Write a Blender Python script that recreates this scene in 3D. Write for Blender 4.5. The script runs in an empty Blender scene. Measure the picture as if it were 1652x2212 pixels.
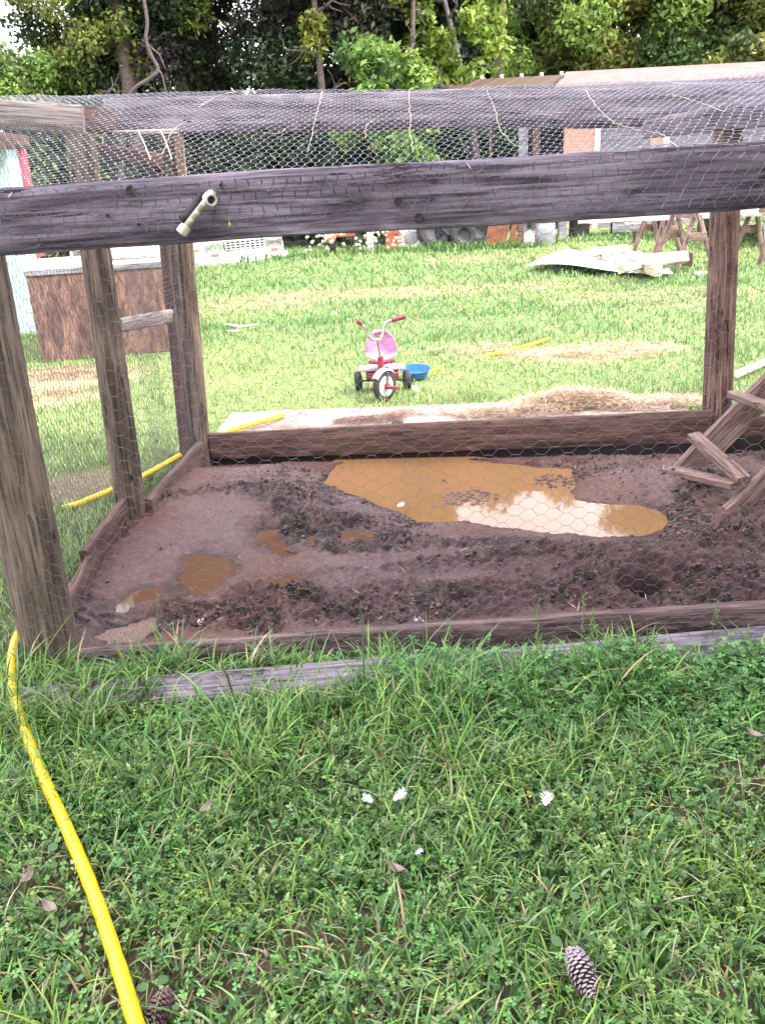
import bpy, math, random
import numpy as np
from mathutils import Vector, Matrix

random.seed(7)
rng = np.random.default_rng(11)
sc = bpy.context.scene
C = sc.collection

# ---------------------------------------------------------------- camera
H = 1.58
PITCH, ROLL, FPX = math.radians(20.9), math.radians(-3.0), 1877.0
cam = bpy.data.cameras.new("camera"); camo = bpy.data.objects.new("camera", cam); C.objects.link(camo)
RM = Matrix.Rotation(math.pi / 2 - PITCH, 3, 'X') @ Matrix.Rotation(ROLL, 3, 'Z')
camo.matrix_world = Matrix.Translation((0, 0, H)) @ RM.to_4x4()
cam.sensor_fit = 'VERTICAL'; cam.sensor_height = 36.0; cam.lens = 36.0 * FPX / 2212.0
cam.clip_start = 0.05; cam.clip_end = 2000
sc.camera = camo
# ---------------------------------------------------------------- light
SUN_EL, SUN_AZ = math.radians(52), math.radians(118)      # azimuth measured clockwise from +Y
world = bpy.data.worlds.new("World"); sc.world = world; world.use_nodes = True
nt = world.node_tree; nt.nodes.clear()
wo = nt.nodes.new('ShaderNodeOutputWorld'); bg = nt.nodes.new('ShaderNodeBackground')
sky = nt.nodes.new('ShaderNodeTexSky'); sky.sky_type = 'NISHITA'; sky.sun_disc = False
sky.sun_elevation = SUN_EL; sky.sun_rotation = SUN_AZ; sky.dust_density = 4.0; sky.air_density = 1.2
tc = nt.nodes.new('ShaderNodeTexCoord'); nz = nt.nodes.new('ShaderNodeTexNoise')
nz.inputs['Scale'].default_value = 2.2; nz.inputs['Detail'].default_value = 6
cr = nt.nodes.new('ShaderNodeValToRGB'); cr.color_ramp.elements[0].position = 0.3; cr.color_ramp.elements[1].position = 0.55
cr.color_ramp.elements[0].color = (.45, .45, .45, 1)
mx = nt.nodes.new('ShaderNodeMix'); mx.data_type = 'RGBA'
mx.inputs[7].default_value = (15.0, 14.6, 15.6, 1)
nt.links.new(tc.outputs['Generated'], nz.inputs['Vector']); nt.links.new(nz.outputs['Fac'], cr.inputs['Fac'])
nt.links.new(cr.outputs['Color'], mx.inputs[0]); nt.links.new(sky.outputs['Color'], mx.inputs[6])
nt.links.new(mx.outputs[2], bg.inputs['Color']); nt.links.new(bg.outputs['Background'], wo.inputs['Surface'])
bg.inputs['Strength'].default_value = 0.12
sl = bpy.data.lights.new("sun", 'SUN'); sl.energy = 2.9; sl.angle = math.radians(9); sl.color = (1, .94, .84)
slo = bpy.data.objects.new("sun", sl); C.objects.link(slo)
SUNDIR = Vector((math.sin(SUN_AZ) * math.cos(SUN_EL), math.cos(SUN_AZ) * math.cos(SUN_EL), math.sin(SUN_EL)))
slo.rotation_euler = SUNDIR.to_track_quat('Z', 'Y').to_euler(); slo.location = SUNDIR * 60
sc.view_settings.view_transform = 'Standard'; sc.view_settings.look = 'None'
sc.view_settings.exposure = 1.48; sc.view_settings.gamma = 1
sc.render.engine = 'CYCLES'; sc.cycles.max_bounces = 6; sc.cycles.transparent_max_bounces = 4
sc.cycles.use_denoising = True

# ---------------------------------------------------------------- placing helpers (photo measured at 1652 x 2212)
def ray(x, y): return RM @ Vector(((x - 826) / FPX, -(y - 1106) / FPX, -1))
def G(x, y, z=0.0):
    d = ray(x, y); return Vector((0, 0, H)) + d * ((z - H) / d.z)
def P(x, y, Y):
    d = ray(x, y); return Vector((0, 0, H)) + d * (Y / d.y)
RMn = np.array(RM)
def lerp(a, b, t): return a + (b - a) * t
# ---------------------------------------------------------------- noise
def _h(ix, iy, s):
    n = (ix.astype(np.int64) * 374761393 + iy.astype(np.int64) * 668265263 + s * 974711) & 0x7fffffff
    n = ((n ^ (n >> 13)) * 1274126177) & 0x7fffffff
    return ((n ^ (n >> 16)) & 0xffff) / 65535.0
def vnoise(x, y, s=0):
    ix, iy = np.floor(x), np.floor(y); fx, fy = x - ix, y - iy
    fx = fx * fx * (3 - 2 * fx); fy = fy * fy * (3 - 2 * fy)
    a, b = _h(ix, iy, s), _h(ix + 1, iy, s); c, d = _h(ix, iy + 1, s), _h(ix + 1, iy + 1, s)
    return (a + (b - a) * fx) * (1 - fy) + (c + (d - c) * fx) * fy
def fbm(x, y, o=4, s=0, g=.5):
    v, a, t = 0, 1, 0
    for k in range(o):
        v = v + a * vnoise(x * 2 ** k + 17 * k, y * 2 ** k + 5 * k, s + k); t += a; a *= g
    return v / t
def sstep(a, b, x):
    t = np.clip((x - a) / (b - a), 0, 1); return t * t * (3 - 2 * t)

# ---------------------------------------------------------------- materials
MATS = {}
def newmat(name):
    m = bpy.data.materials.new(name); m.use_nodes = True
    MATS[name] = m; return m, m.node_tree, m.node_tree.nodes['Principled BSDF']
def N(nt, t, **kw):
    n = nt.nodes.new(t)
    for k, v in kw.items():
        if k in n.inputs: n.inputs[k].default_value = v
        else: setattr(n, k, v)
    return n
def ramp(nt, fac, stops):
    r = nt.nodes.new('ShaderNodeValToRGB'); e = r.color_ramp.elements
    while len(e) < len(stops): e.new(.5)
    for k, (p, c) in enumerate(stops):
        e[k].position = p; e[k].color = (*c, 1) if len(c) == 3 else c
    nt.links.new(fac, r.inputs['Fac']); return r
def mixc(nt, fac, a, b, mode='MIX'):
    m = nt.nodes.new('ShaderNodeMix'); m.data_type = 'RGBA'; m.blend_type = mode
    for sock, v in ((m.inputs[0], fac), (m.inputs[6], a), (m.inputs[7], b)):
        if hasattr(v, 'links'): nt.links.new(v, sock)
        elif isinstance(v, (int, float)): sock.default_value = v
        else: sock.default_value = (*v, 1)
    return m.outputs[2]
def bump(nt, bs, h, strength=.4, dist=.01):
    b = nt.nodes.new('ShaderNodeBump'); b.inputs['Strength'].default_value = strength; b.inputs['Distance'].default_value = dist
    nt.links.new(h, b.inputs['Height']); nt.links.new(b.outputs['Normal'], bs.inputs['Normal'])
def simple(name, col, rough=.6, metal=0, var=.25, scale=30, bmp=.15, dirt=None):
    """painted / plain surface with tone variation and grime"""
    m, nt, bs = newmat(name)
    tc = N(nt, 'ShaderNodeTexCoord'); n = N(nt, 'ShaderNodeTexNoise', Scale=scale, Detail=6.0, Roughness=.65)
    nt.links.new(tc.outputs['Object'], n.inputs['Vector'])
    d = tuple(c * (1 - var) for c in col); l = tuple(min(1, c * (1 + var * .6)) for c in col)
    r = ramp(nt, n.outputs['Fac'], [(.3, d), (.7, l)])
    out = r.outputs['Color']
    if dirt:
        n2 = N(nt, 'ShaderNodeTexNoise', Scale=scale * .25, Detail=8.0, Roughness=.7)
        nt.links.new(tc.outputs['Object'], n2.inputs['Vector'])
        f = ramp(nt, n2.outputs['Fac'], [(.48, (0, 0, 0)), (.66, (1, 1, 1))])
        out = mixc(nt, f.outputs['Color'], out, dirt)
    nt.links.new(out, bs.inputs['Base Color'])
    bs.inputs['Roughness'].default_value = rough; bs.inputs['Metallic'].default_value = metal
    if bmp: bump(nt, bs, n.outputs['Fac'], bmp, .004)
    return m
def wood(name, light, dark, crack=(.03, .022, .02), stain=None, rough=.85, grain=1.0, knots=True):
    """weathered timber, grain along local X"""
    m, nt, bs = newmat(name)
    tc = N(nt, 'ShaderNodeTexCoord'); oi = N(nt, 'ShaderNodeObjectInfo')
    add = N(nt, 'ShaderNodeVectorMath', operation='ADD')
    sc_ = N(nt, 'ShaderNodeVectorMath', operation='SCALE'); sc_.inputs['Scale'].default_value = 13.0
    cmb = N(nt, 'ShaderNodeCombineXYZ')
    for k in range(3): nt.links.new(oi.outputs['Random'], cmb.inputs[k])
    nt.links.new(cmb.outputs[0], sc_.inputs[0]); nt.links.new(tc.outputs['Object'], add.inputs[0]); nt.links.new(sc_.outputs[0], add.inputs[1])
    def mapped(s):
        mp = N(nt, 'ShaderNodeMapping'); mp.inputs['Scale'].default_value = s; nt.links.new(add.outputs[0], mp.inputs['Vector']); return mp.outputs[0]
    g1 = N(nt, 'ShaderNodeTexNoise', Scale=1.0, Detail=7.0, Roughness=.7, Distortion=.6); nt.links.new(mapped((1.8, 34 * grain, 34 * grain)), g1.inputs['Vector'])
    g2 = N(nt, 'ShaderNodeTexNoise', Scale=1.0, Detail=3.0, Roughness=.6, Distortion=.4); nt.links.new(mapped((5, 120 * grain, 120 * grain)), g2.inputs['Vector'])
    g3 = N(nt, 'ShaderNodeTexNoise', Scale=1.0, Detail=5.0, Roughness=.6); nt.links.new(mapped((3, 7, 7)), g3.inputs['Vector'])
    c = ramp(nt, g1.outputs['Fac'], [(.36, dark), (.53, light), (.68, tuple(min(1, v * 1.35) for v in light))]).outputs['Color']
    f2 = ramp(nt, g2.outputs['Fac'], [(.36, (.30, .30, .30)), (.52, (1, 1, 1)), (.8, (1.25, 1.25, 1.25))]).outputs['Color']
    c = mixc(nt, .85, c, f2, 'MULTIPLY')
    cf = ramp(nt, g1.outputs['Fac'], [(.30, (1, 1, 1)), (.345, (0, 0, 0))]).outputs['Color']
    c = mixc(nt, cf, c, crack)
    g4 = N(nt, 'ShaderNodeTexNoise', Scale=1.0, Detail=4.0, Roughness=.55, Distortion=.3); nt.links.new(mapped((.9, 15 * grain, 15 * grain)), g4.inputs['Vector'])
    ab = N(nt, 'ShaderNodeMath', operation='SUBTRACT'); nt.links.new(g4.outputs['Fac'], ab.inputs[0]); ab.inputs[1].default_value = .52
    ab2 = N(nt, 'ShaderNodeMath', operation='ABSOLUTE'); nt.links.new(ab.outputs[0], ab2.inputs[0])
    lf = ramp(nt, ab2.outputs[0], [(.004, (1, 1, 1)), (.013, (0, 0, 0))]).outputs['Color']
    gate = ramp(nt, g3.outputs['Fac'], [(.45, (0, 0, 0)), (.55, (1, 1, 1))]).outputs['Color']
    c = mixc(nt, mixc(nt, 1.0, lf, gate, 'MULTIPLY'), c, crack)
    if stain:
        sf = ramp(nt, g3.outputs['Fac'], [(.42, (0, 0, 0)), (.62, (1, 1, 1))]).outputs['Color']
        c = mixc(nt, sf, c, mixc(nt, .5, c, stain))
    if knots:
        v = N(nt, 'ShaderNodeTexVoronoi', Scale=1.0); nt.links.new(mapped((3.5, 9, 9)), v.inputs['Vector'])
        kf = ramp(nt, v.outputs['Distance'], [(.07, (1, 1, 1)), (.13, (0, 0, 0))]).outputs['Color']
        c = mixc(nt, kf, c, tuple(v * .35 for v in dark))
    nt.links.new(c, bs.inputs['Base Color']); bs.inputs['Roughness'].default_value = rough
    bs.inputs['Specular IOR Level'].default_value = .25
    mixh = N(nt, 'ShaderNodeMath', operation='ADD'); nt.links.new(g1.outputs['Fac'], mixh.inputs[0]); nt.links.new(g2.outputs['Fac'], mixh.inputs[1])
    bump(nt, bs, mixh.outputs[0], .55, .006)
    return m
def leafmat(name, rough=.55, trans=.35):
    m, nt, bs = newmat(name)
    a = N(nt, 'ShaderNodeAttribute', attribute_name='Col'); nt.links.new(a.outputs['Color'], bs.inputs['Base Color'])
    bs.inputs['Roughness'].default_value = rough; bs.inputs['Specular IOR Level'].default_value = .35
    t = N(nt, 'ShaderNodeBsdfTranslucent'); nt.links.new(a.outputs['Color'], t.inputs['Color'])
    ms = N(nt, 'ShaderNodeMixShader'); ms.inputs[0].default_value = trans
    nt.links.new(bs.outputs[0], ms.inputs[1]); nt.links.new(t.outputs[0], ms.inputs[2])
    nt.links.new(ms.outputs[0], nt.nodes['Material Output'].inputs['Surface'])
    return m

W_BEAM = wood('weathered_violet_timber', (.30, .25, .31), (.095, .075, .10), stain=(.07, .05, .07))
W_POST = wood('round_post_timber', (.24, .18, .145), (.09, .063, .052), stain=(.06, .05, .04), grain=.8)
W_POST2 = wood('red_stained_post_timber', (.29, .19, .15), (.10, .052, .05), stain=(.05, .016, .022), grain=.8)
W_MUDDY = wood('mud_stained_board', (.16, .098, .085), (.075, .045, .04), stain=(.09, .05, .045), knots=False)
W_FRONT = wood('mauve_brown_board', (.22, .15, .145), (.08, .052, .055), stain=(.06, .035, .045))
W_PALE = wood('pale_bleached_timber', (.44, .38, .37), (.25, .2, .19), stain=(.3, .25, .24))
W_STUD = wood('brown_stud_timber', (.17, .095, .085), (.08, .04, .038), knots=False)
W_LADDER = wood('ladder_timber', (.30, .205, .18), (.14, .09, .08), stain=(.09, .05, .045), knots=False)
W_GREY = wood('grey_plank', (.30, .29, .33), (.17, .16, .19))
W_BARE = wood('bare_new_wood', (.70, .60, .48), (.52, .42, .32), knots=False)
M_WIRE, nt_, b_ = newmat('galvanised_wire'); b_.inputs['Base Color'].default_value = (.30, .31, .37, 1); b_.inputs['Metallic'].default_value = .95; b_.inputs['Roughness'].default_value = .33
M_WIRED, nt_, b_ = newmat('dull_galvanised_wire'); b_.inputs['Base Color'].default_value = (.13, .135, .17, 1); b_.inputs['Metallic'].default_value = .35; b_.inputs['Roughness'].default_value = .5
LEAF = leafmat('leaf'); GRASSM = leafmat('grass_blade', .34, .25)
M_WHITE = simple('white_paint', (.78, .78, .76), .4, dirt=(.5, .47, .42), var=.06, scale=8, bmp=0)
M_CHROME = simple('chrome', (.62, .62, .62), .22, 1, var=.1, bmp=0)
M_RUBBER = simple('rubber', (.035, .034, .038), .75)
M_BLACK = simple('dark_plastic', (.02, .02, .024), .6)
M_GLASS = simple('dark_window_glass', (.02, .025, .03), .08, bmp=0)
M_RED = simple('maroon_plastic', (.25, .03, .06), .4, var=.12, bmp=0)
M_PINK = simple('pink_plastic', (.60, .30, .50), .4, var=.08, bmp=0)
M_PINKP = simple('pale_pink_plastic', (.80, .62, .68), .4, var=.05, bmp=0)
M_PVC = simple('pvc_white', (.72, .68, .58), .38, var=.06, bmp=0)
M_PVCD = simple('grimy_pvc', (.42, .35, .25), .5, var=.2)
M_RUST = simple('rusty_iron', (.22, .075, .035), .85, dirt=(.08, .035, .025))
M_ORANGE = simple('orange_painted_metal', (.36, .10, .05), .6, dirt=(.35, .1, .05), scale=12)
M_GREYM = simple('grey_metal', (.34, .34, .38), .5, .4)
M_BLUE = simple('blue_plastic', (.02, .16, .55), .3, bmp=0)
M_AQUA = simple('pale_turquoise_paint', (.55, .76, .78), .6, dirt=(.3, .5, .62), scale=6)
M_REDP = simple('red_trim_paint', (.50, .10, .14), .6)
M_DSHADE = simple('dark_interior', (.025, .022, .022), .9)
M_FEATHER = simple('feather_white', (.85, .85, .84), .7, var=.04, bmp=0)
M_BROWNP = simple('brown_awning_paint', (.075, .052, .03), .8)
M_SHEET = simple('white_corrugated_metal', (.80, .80, .78), .45, .0, var=.05, scale=5, bmp=0, dirt=(.72, .70, .66))
M_STONE = simple('pale_concrete', (.33, .28, .26), .9, scale=14, dirt=(.17, .10, .08), var=.25)
M_SIDING = wood('grey_barn_siding', (.27, .24, .29), (.15, .13, .16))

# ---------------------------------------------------------------- objects
WM = {}
def tag(o, label=None, cat=None, group=None, kind=None):
    if label: o['label'] = label
    if cat: o['category'] = cat
    if group: o['group'] = group
    if kind: o['kind'] = kind
    return o
def link(name, me, mat, parent=None, M=None):
    o = bpy.data.objects.new(name, me)
    if mat is not None:
        for mm in (mat if isinstance(mat, (list, tuple)) else [mat]): me.materials.append(mm)
    C.objects.link(o)
    M = M or Matrix.Identity(4)
    if parent is not None:
        o.parent = parent; o.matrix_parent_inverse = WM[parent.name].inverted()
    o.matrix_basis = M; WM[o.name] = M.copy()
    return o
def empty(name, loc, label, cat, group=None, rz=0):
    o = bpy.data.objects.new(name, None); C.objects.link(o); o.empty_display_size = .1
    M = Matrix.Translation(loc) @ Matrix.Rotation(rz, 4, 'Z'); o.matrix_basis = M; WM[o.name] = M
    return tag(o, label, cat, group)
def npmesh(name, V, F, col=None, smooth=False, mi=None):
    """V (n,3); F (m,k) uniform faces or list of such arrays"""
    me = bpy.data.meshes.new(name); V = np.asarray(V, np.float32)
    Fs = F if isinstance(F, list) else [F]
    Fs = [np.asarray(f, np.int32) for f in Fs if len(f)]
    loops = np.concatenate([f.ravel() for f in Fs]); tot = np.concatenate([np.full(len(f), f.shape[1], np.int32) for f in Fs])
    start = np.concatenate([[0], np.cumsum(tot)[:-1]]).astype(np.int32)
    me.vertices.add(len(V)); me.vertices.foreach_set('co', V.ravel())
    me.loops.add(len(loops)); me.loops.foreach_set('vertex_index', loops)
    me.polygons.add(len(tot)); me.polygons.foreach_set('loop_start', start); me.polygons.foreach_set('loop_total', tot)
    if smooth: me.polygons.foreach_set('use_smooth', np.ones(len(tot), bool))
    if mi is not None: me.polygons.foreach_set('material_index', mi)
    me.update(calc_edges=True)
    if col is not None:
        a = me.color_attributes.new('Col', 'FLOAT_COLOR', 'POINT')
        cc = np.ones((len(V), 4), np.float32); cc[:, :3] = col; a.data.foreach_set('color', cc.ravel())
    return me
class MB:
    """collects shapes into one mesh"""
    def __init__(s): s.v = []; s.f = []
    def add(s, vs, fs):
        b = len(s.v); s.v += [Vector(v) for v in vs]; s.f += [[b + i for i in f] for f in fs]; return s
    def box(s, c, d, rot=None, taper=1.0):
        R = rot or Matrix.Identity(3); c = Vector(c); vs = []
        for z in (-1, 1):
            t = taper if z > 0 else 1
            for x, y in ((-1, -1), (1, -1), (1, 1), (-1, 1)): vs.append(c + R @ Vector((x * d[0] / 2 * t, y * d[1] / 2 * t, z * d[2] / 2)))
        return s.add(vs, [(3, 2, 1, 0), (4, 5, 6, 7), (0, 1, 5, 4), (1, 2, 6, 5), (2, 3, 7, 6), (3, 0, 4, 7)])
    def tube(s, pts, r, n=8, caps=True, flat=None):
        pts = [Vector(p) for p in pts]; rs = r if isinstance(r, (list, tuple)) else [r] * len(pts)
        rings = []; up = None
        for i, p in enumerate(pts):
            d = (pts[min(i + 1, len(pts) - 1)] - pts[max(i - 1, 0)]).normalized()
            if up is None: up = Vector((0, 0, 1)) if abs(d.z) < .9 else Vector((1, 0, 0))
            a = d.cross(up).normalized(); b = a.cross(d).normalized(); up = b
            rings.append([p + (a * math.cos(2 * math.pi * k / n) + b * math.sin(2 * math.pi * k / n) * (flat or 1)) * rs[i] for k in range(n)])
        vs = [v for q in rings for v in q]; fs = []
        for i in range(len(pts) - 1):
            for k in range(n): fs.append((i * n + k, i * n + (k + 1) % n, (i + 1) * n + (k + 1) % n, (i + 1) * n + k))
        if caps: fs += [tuple(range(n - 1, -1, -1)), tuple((len(pts) - 1) * n + k for k in range(n))]
        return s.add(vs, fs)
    def lathe(s, prof, c, axis, n=24, closed=False):
        """prof [(r, h)]; axis unit"""
        axis = Vector(axis).normalized(); c = Vector(c)
        a = axis.orthogonal().normalized(); b = axis.cross(a); vs = []; fs = []
        for r, h in prof:
            for k in range(n):
                t = 2 * math.pi * k / n; vs.append(c + axis * h + (a * math.cos(t) + b * math.sin(t)) * max(r, 1e-4))
        m = len(prof)
        for i in range(m if closed else m - 1):
            j = (i + 1) % m
            for k in range(n): fs.append((i * n + k, i * n + (k + 1) % n, j * n + (k + 1) % n, j * n + k))
        return s.add(vs, fs)
    def ball(s, c, r, n=12, m=8, sq=(1, 1, 1)):
        c = Vector(c); vs = []; fs = []
        for i in range(m + 1):
            p = math.pi * i / m
            for k in range(n):
                t = 2 * math.pi * k / n
                vs.append(c + Vector((math.sin(p) * math.cos(t) * sq[0], math.sin(p) * math.sin(t) * sq[1], -math.cos(p) * sq[2])) * r)
        for i in range(m):
            for k in range(n): fs.append((i * n + k, i * n + (k + 1) % n, (i + 1) * n + (k + 1) % n, (i + 1) * n + k))
        return s.add(vs, fs)
    def build(s, name, mat, parent=None, M=None, smooth=40, bev=0):
        me = bpy.data.meshes.new(name); me.from_pydata([tuple(v) for v in s.v], [], s.f); me.update()
        if smooth:
            me.polygons.foreach_set('use_smooth', np.ones(len(me.polygons), bool)); me.set_sharp_from_angle(angle=math.radians(smooth))
        o = link(name, me, mat, parent, M if M is not None else (WM[parent.name].copy() if parent is not None else None))
        if bev:
            b = o.modifiers.new('b', 'BEVEL'); b.width = bev; b.segments = 2; b.limit_method = 'ANGLE'
        return o
def frame(p0, p1, up):
    x = (p1 - p0).normalized(); z = (up - x * up.dot(x)).normalized(); y = z.cross(x)
    return Matrix(((x.x, y.x, z.x, p0.x), (x.y, y.y, z.y, p0.y), (x.z, y.z, z.z, p0.z), (0, 0, 0, 1)))
def timber(name, p0, p1, up, w0, w1, th, mat, parent=None, wob=.004, chips=.004, bow=0., sag=0.):
    """board: length p0->p1, height w along up, thickness th. Rounded, wavering edges."""
    p0, p1 = Vector(p0), Vector(p1); L = (p1 - p0).length; n = max(6, int(L / .05)); M = frame(p0, p1, Vector(up))
    e = min(th * .18, .006); V = []; sd = random.random() * 90
    for i in range(n + 1):
        t = i / n; w = lerp(w0, w1, t) / 2; h = th / 2
        dz = wob * (vnoise(np.array(t * L * 1.7 + sd), np.array(.5)) - .5) * 2 + bow * math.sin(math.pi * t)
        dy = wob * (vnoise(np.array(t * L * 1.3 + sd + 40), np.array(.5)) - .5) * 2 + sag * math.sin(math.pi * t)
        sec = [(-h + e, -w), (h - e, -w), (h, -w + e), (h, -w * .4), (h, w * .4), (h, w - e), (h - e, w), (-h + e, w), (-h, w - e), (-h, w * .4), (-h, -w * .4), (-h, -w + e)]
        for k, (y, z) in enumerate(sec):
            j = (vnoise(np.array(t * L * 14 + sd), np.array(k * 3.3)) - .5) * chips
            V.append((t * L, y + dy + j * .5, z + dz + j))
    m = 12; F = []
    for i in range(n):
        for k in range(m): F.append((i * m + k, (i + 1) * m + k, (i + 1) * m + (k + 1) % m, i * m + (k + 1) % m))
    F += [tuple(range(m)), tuple(n * m + k for k in range(m - 1, -1, -1))]
    me = bpy.data.meshes.new(name); me.from_pydata([tuple(map(float, v)) for v in V], [], F); me.update()
    me.polygons.foreach_set('use_smooth', np.ones(len(me.polygons), bool)); me.set_sharp_from_angle(angle=math.radians(50))
    return link(name, me, mat, parent, M)
def board4(name, At, Ab, Bt, Bb, th, mat, parent=None, **kw):
    return timber(name, (At + Ab) / 2, (Bt + Bb) / 2, ((At - Ab) + (Bt - Bb)) / 2, (At - Ab).length, (Bt - Bb).length, th, mat, parent, **kw)
def roundpost(name, p0, p1, r0, r1, mat, parent=None, crack=True):
    p0, p1 = Vector(p0), Vector(p1); L = (p1 - p0).length; n = max(8, int(L / .04)); m = 28
    M = frame(p0, p1, Vector((0, -1, 0))); V = []; sd = random.random() * 90
    ca = random.uniform(-.5, .5)      # crack angle around local z (facing -Y)
    for i in range(n + 1):
        t = i / n; r = lerp(r0, r1, t)
        for k in range(m):
            a = 2 * math.pi * k / m
            rr = r * (1 + .05 * (float(vnoise(np.array(t * L * 3 + sd), np.array(k * .5 if k < m / 2 else (m - k) * .5))) - .5) + .03 * (random.random() - .5) * .4)
            if crack:
                q = abs((a - ca - .25 * math.sin(t * 4 + sd) + math.pi) % (2 * math.pi) - math.pi)
                if q < .14: rr -= .014
            V.append((t * L, rr * math.sin(a), rr * math.cos(a)))
    F = []
    for i in range(n):
        for k in range(m): F.append((i * m + k, i * m + (k + 1) % m, (i + 1) * m + (k + 1) % m, (i + 1) * m + k))
    F += [tuple(range(m - 1, -1, -1)), tuple(n * m + k for k in range(m))]
    me = bpy.data.meshes.new(name); me.from_pydata(V, [], F); me.update()
    me.polygons.foreach_set('use_smooth', np.ones(len(me.polygons), bool)); me.set_sharp_from_angle(angle=math.radians(45))
    return link(name, me, mat, parent, M)

def catmull(pts, n=8):
    pts = [pts[0] * 2 - pts[1]] + pts + [pts[-1] * 2 - pts[-2]]; out = []
    for i in range(1, len(pts) - 2):
        a, b, c, d = pts[i - 1:i + 3]
        for k in range(n):
            t = k / n; out.append(.5 * ((2 * b) + (c - a) * t + (2 * a - 5 * b + 4 * c - d) * t * t + (3 * b - a - 3 * c + d) * t ** 3))
    return out + [pts[-2]]
# ================================================================ GROUND
def yf(x): return 2.72 - .034 * x             # front fence line
def yb(x): return 5.12 - .10 * x              # back fence line
def xl(y): return -1.29 + .07 * max(0, (y - 4.0)) if not hasattr(y, 'shape') else -1.29 + .07 * np.maximum(0, y - 4.0)
def ground_h(x, y):
    return (fbm(x * .35, y * .35, 3, 5) - .5) * .10 * sstep(6, 12, np.hypot(x, y))
def inpen(x, y): return (x > xl(y)) & (y > yf(x)) & (y < yb(x))
def dirtmask(x, y):
    """bare, dry or worn places in the lawn (0..1)"""
    m = np.zeros_like(x)
    def blob(px, py, rx, ry, s=1.0):
        g = G(px, py); q = ((x - g.x) / rx) ** 2 + ((y - g.y) / ry) ** 2 + (fbm(x * 2.1, y * 2.1, 3, 9) - .5) * 1.6
        return s * (1 - sstep(.5, 1.4, q))
    for b in ((1080, 760, .6, .25, .6), (1290, 762, .8, .35, .75), (1250, 880, .9, .35, 1), (130, 820, .8, .5, .8), (190, 1050, .3, .3, .7), (100, 860, .5, .3, .6),
              (700, 640, 3.0, .9, .4), (560, 655, 1.6, 1.0, .4), (1000, 625, 2.4, .8, .35), (1500, 640, 2.0, .9, .3), (790, 925, .5, .25, .7), (1050, 560, 1.5, 1.2, .3),
              (1640, 1700, .16, .10, .8), (250, 2080, .14, .06, .8), (700, 2060, .16, .05, .7), (1000, 1730, .10, .05, .7), (1560, 2140, .14, .05, .7), (560, 1880, .10, .05, .6), (140, 2170, .12, .06, .8), (60, 1900, .12, .12, .6), (200, 1960, .12, .10, .6), (420, 2150, .18, .10, .7), (1180, 1640, .1, .05, .7), (780, 1650, .1, .05, .6), (980, 2190, .2, .08, .7), (1420, 1760, .13, .07, .6),(680,1990,.12,.06,.6),(1290,1850,.12,.05,.5),(300,1350,.3,.03,0)):
        m = np.maximum(m, blob(*b))
    return m
def mkground():
    # fine near, coarse far, one sheet
    ax = np.concatenate([-np.geomspace(900, 8, 26), np.arange(-7.6, 7.7, .16), np.geomspace(8, 900, 26)])
    ay = np.concatenate([-np.geomspace(900, 4, 26), np.arange(-3.8, 24, .16), np.geomspace(24.2, 900, 24)])
    X, Y = np.meshgrid(ax, ay); Z = ground_h(X, Y)
    sink = inpen(X + .0, Y) | inpen(X + .15, Y) | inpen(X - .15, Y)
    Z = np.where((X > -1.2) & (Y > 2.85) & (Y < 5.30 - .1 * X) & (X < 3.9), -.35, Z)
    nx, ny = len(ax), len(ay); V = np.stack([X, Y, Z], -1).reshape(-1, 3)
    i = np.arange(nx * ny).reshape(ny, nx); F = np.stack([i[:-1, :-1], i[:-1, 1:], i[1:, 1:], i[1:, :-1]], -1).reshape(-1, 4)
    d = dirtmask(X, Y).reshape(-1, 1)
    g = fbm(X * .8, Y * .8, 4, 3).reshape(-1, 1)
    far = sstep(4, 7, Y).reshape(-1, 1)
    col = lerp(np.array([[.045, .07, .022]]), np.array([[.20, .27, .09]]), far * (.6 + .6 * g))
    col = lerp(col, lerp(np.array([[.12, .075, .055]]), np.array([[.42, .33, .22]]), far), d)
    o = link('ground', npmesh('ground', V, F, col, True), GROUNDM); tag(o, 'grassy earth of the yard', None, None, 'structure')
m, nt, bs = newmat('lawn_soil'); GROUNDM = m
a = N(nt, 'ShaderNodeAttribute', attribute_name='Col'); tc = N(nt, 'ShaderNodeTexCoord')
n = N(nt, 'ShaderNodeTexNoise', Scale=22.0, Detail=8.0, Roughness=.75); nt.links.new(tc.outputs['Object'], n.inputs['Vector'])
r = ramp(nt, n.outputs['Fac'], [(.3, (.45, .45, .45)), (.7, (1.3, 1.25, 1.2))]).outputs['Color']
nt.links.new(mixc(nt, 1.0, a.outputs['Color'], r, 'MULTIPLY'), bs.inputs['Base Color']); bs.inputs['Roughness'].default_value = .95
bump(nt, bs, n.outputs['Fac'], .8, .02)
mkground()

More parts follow.
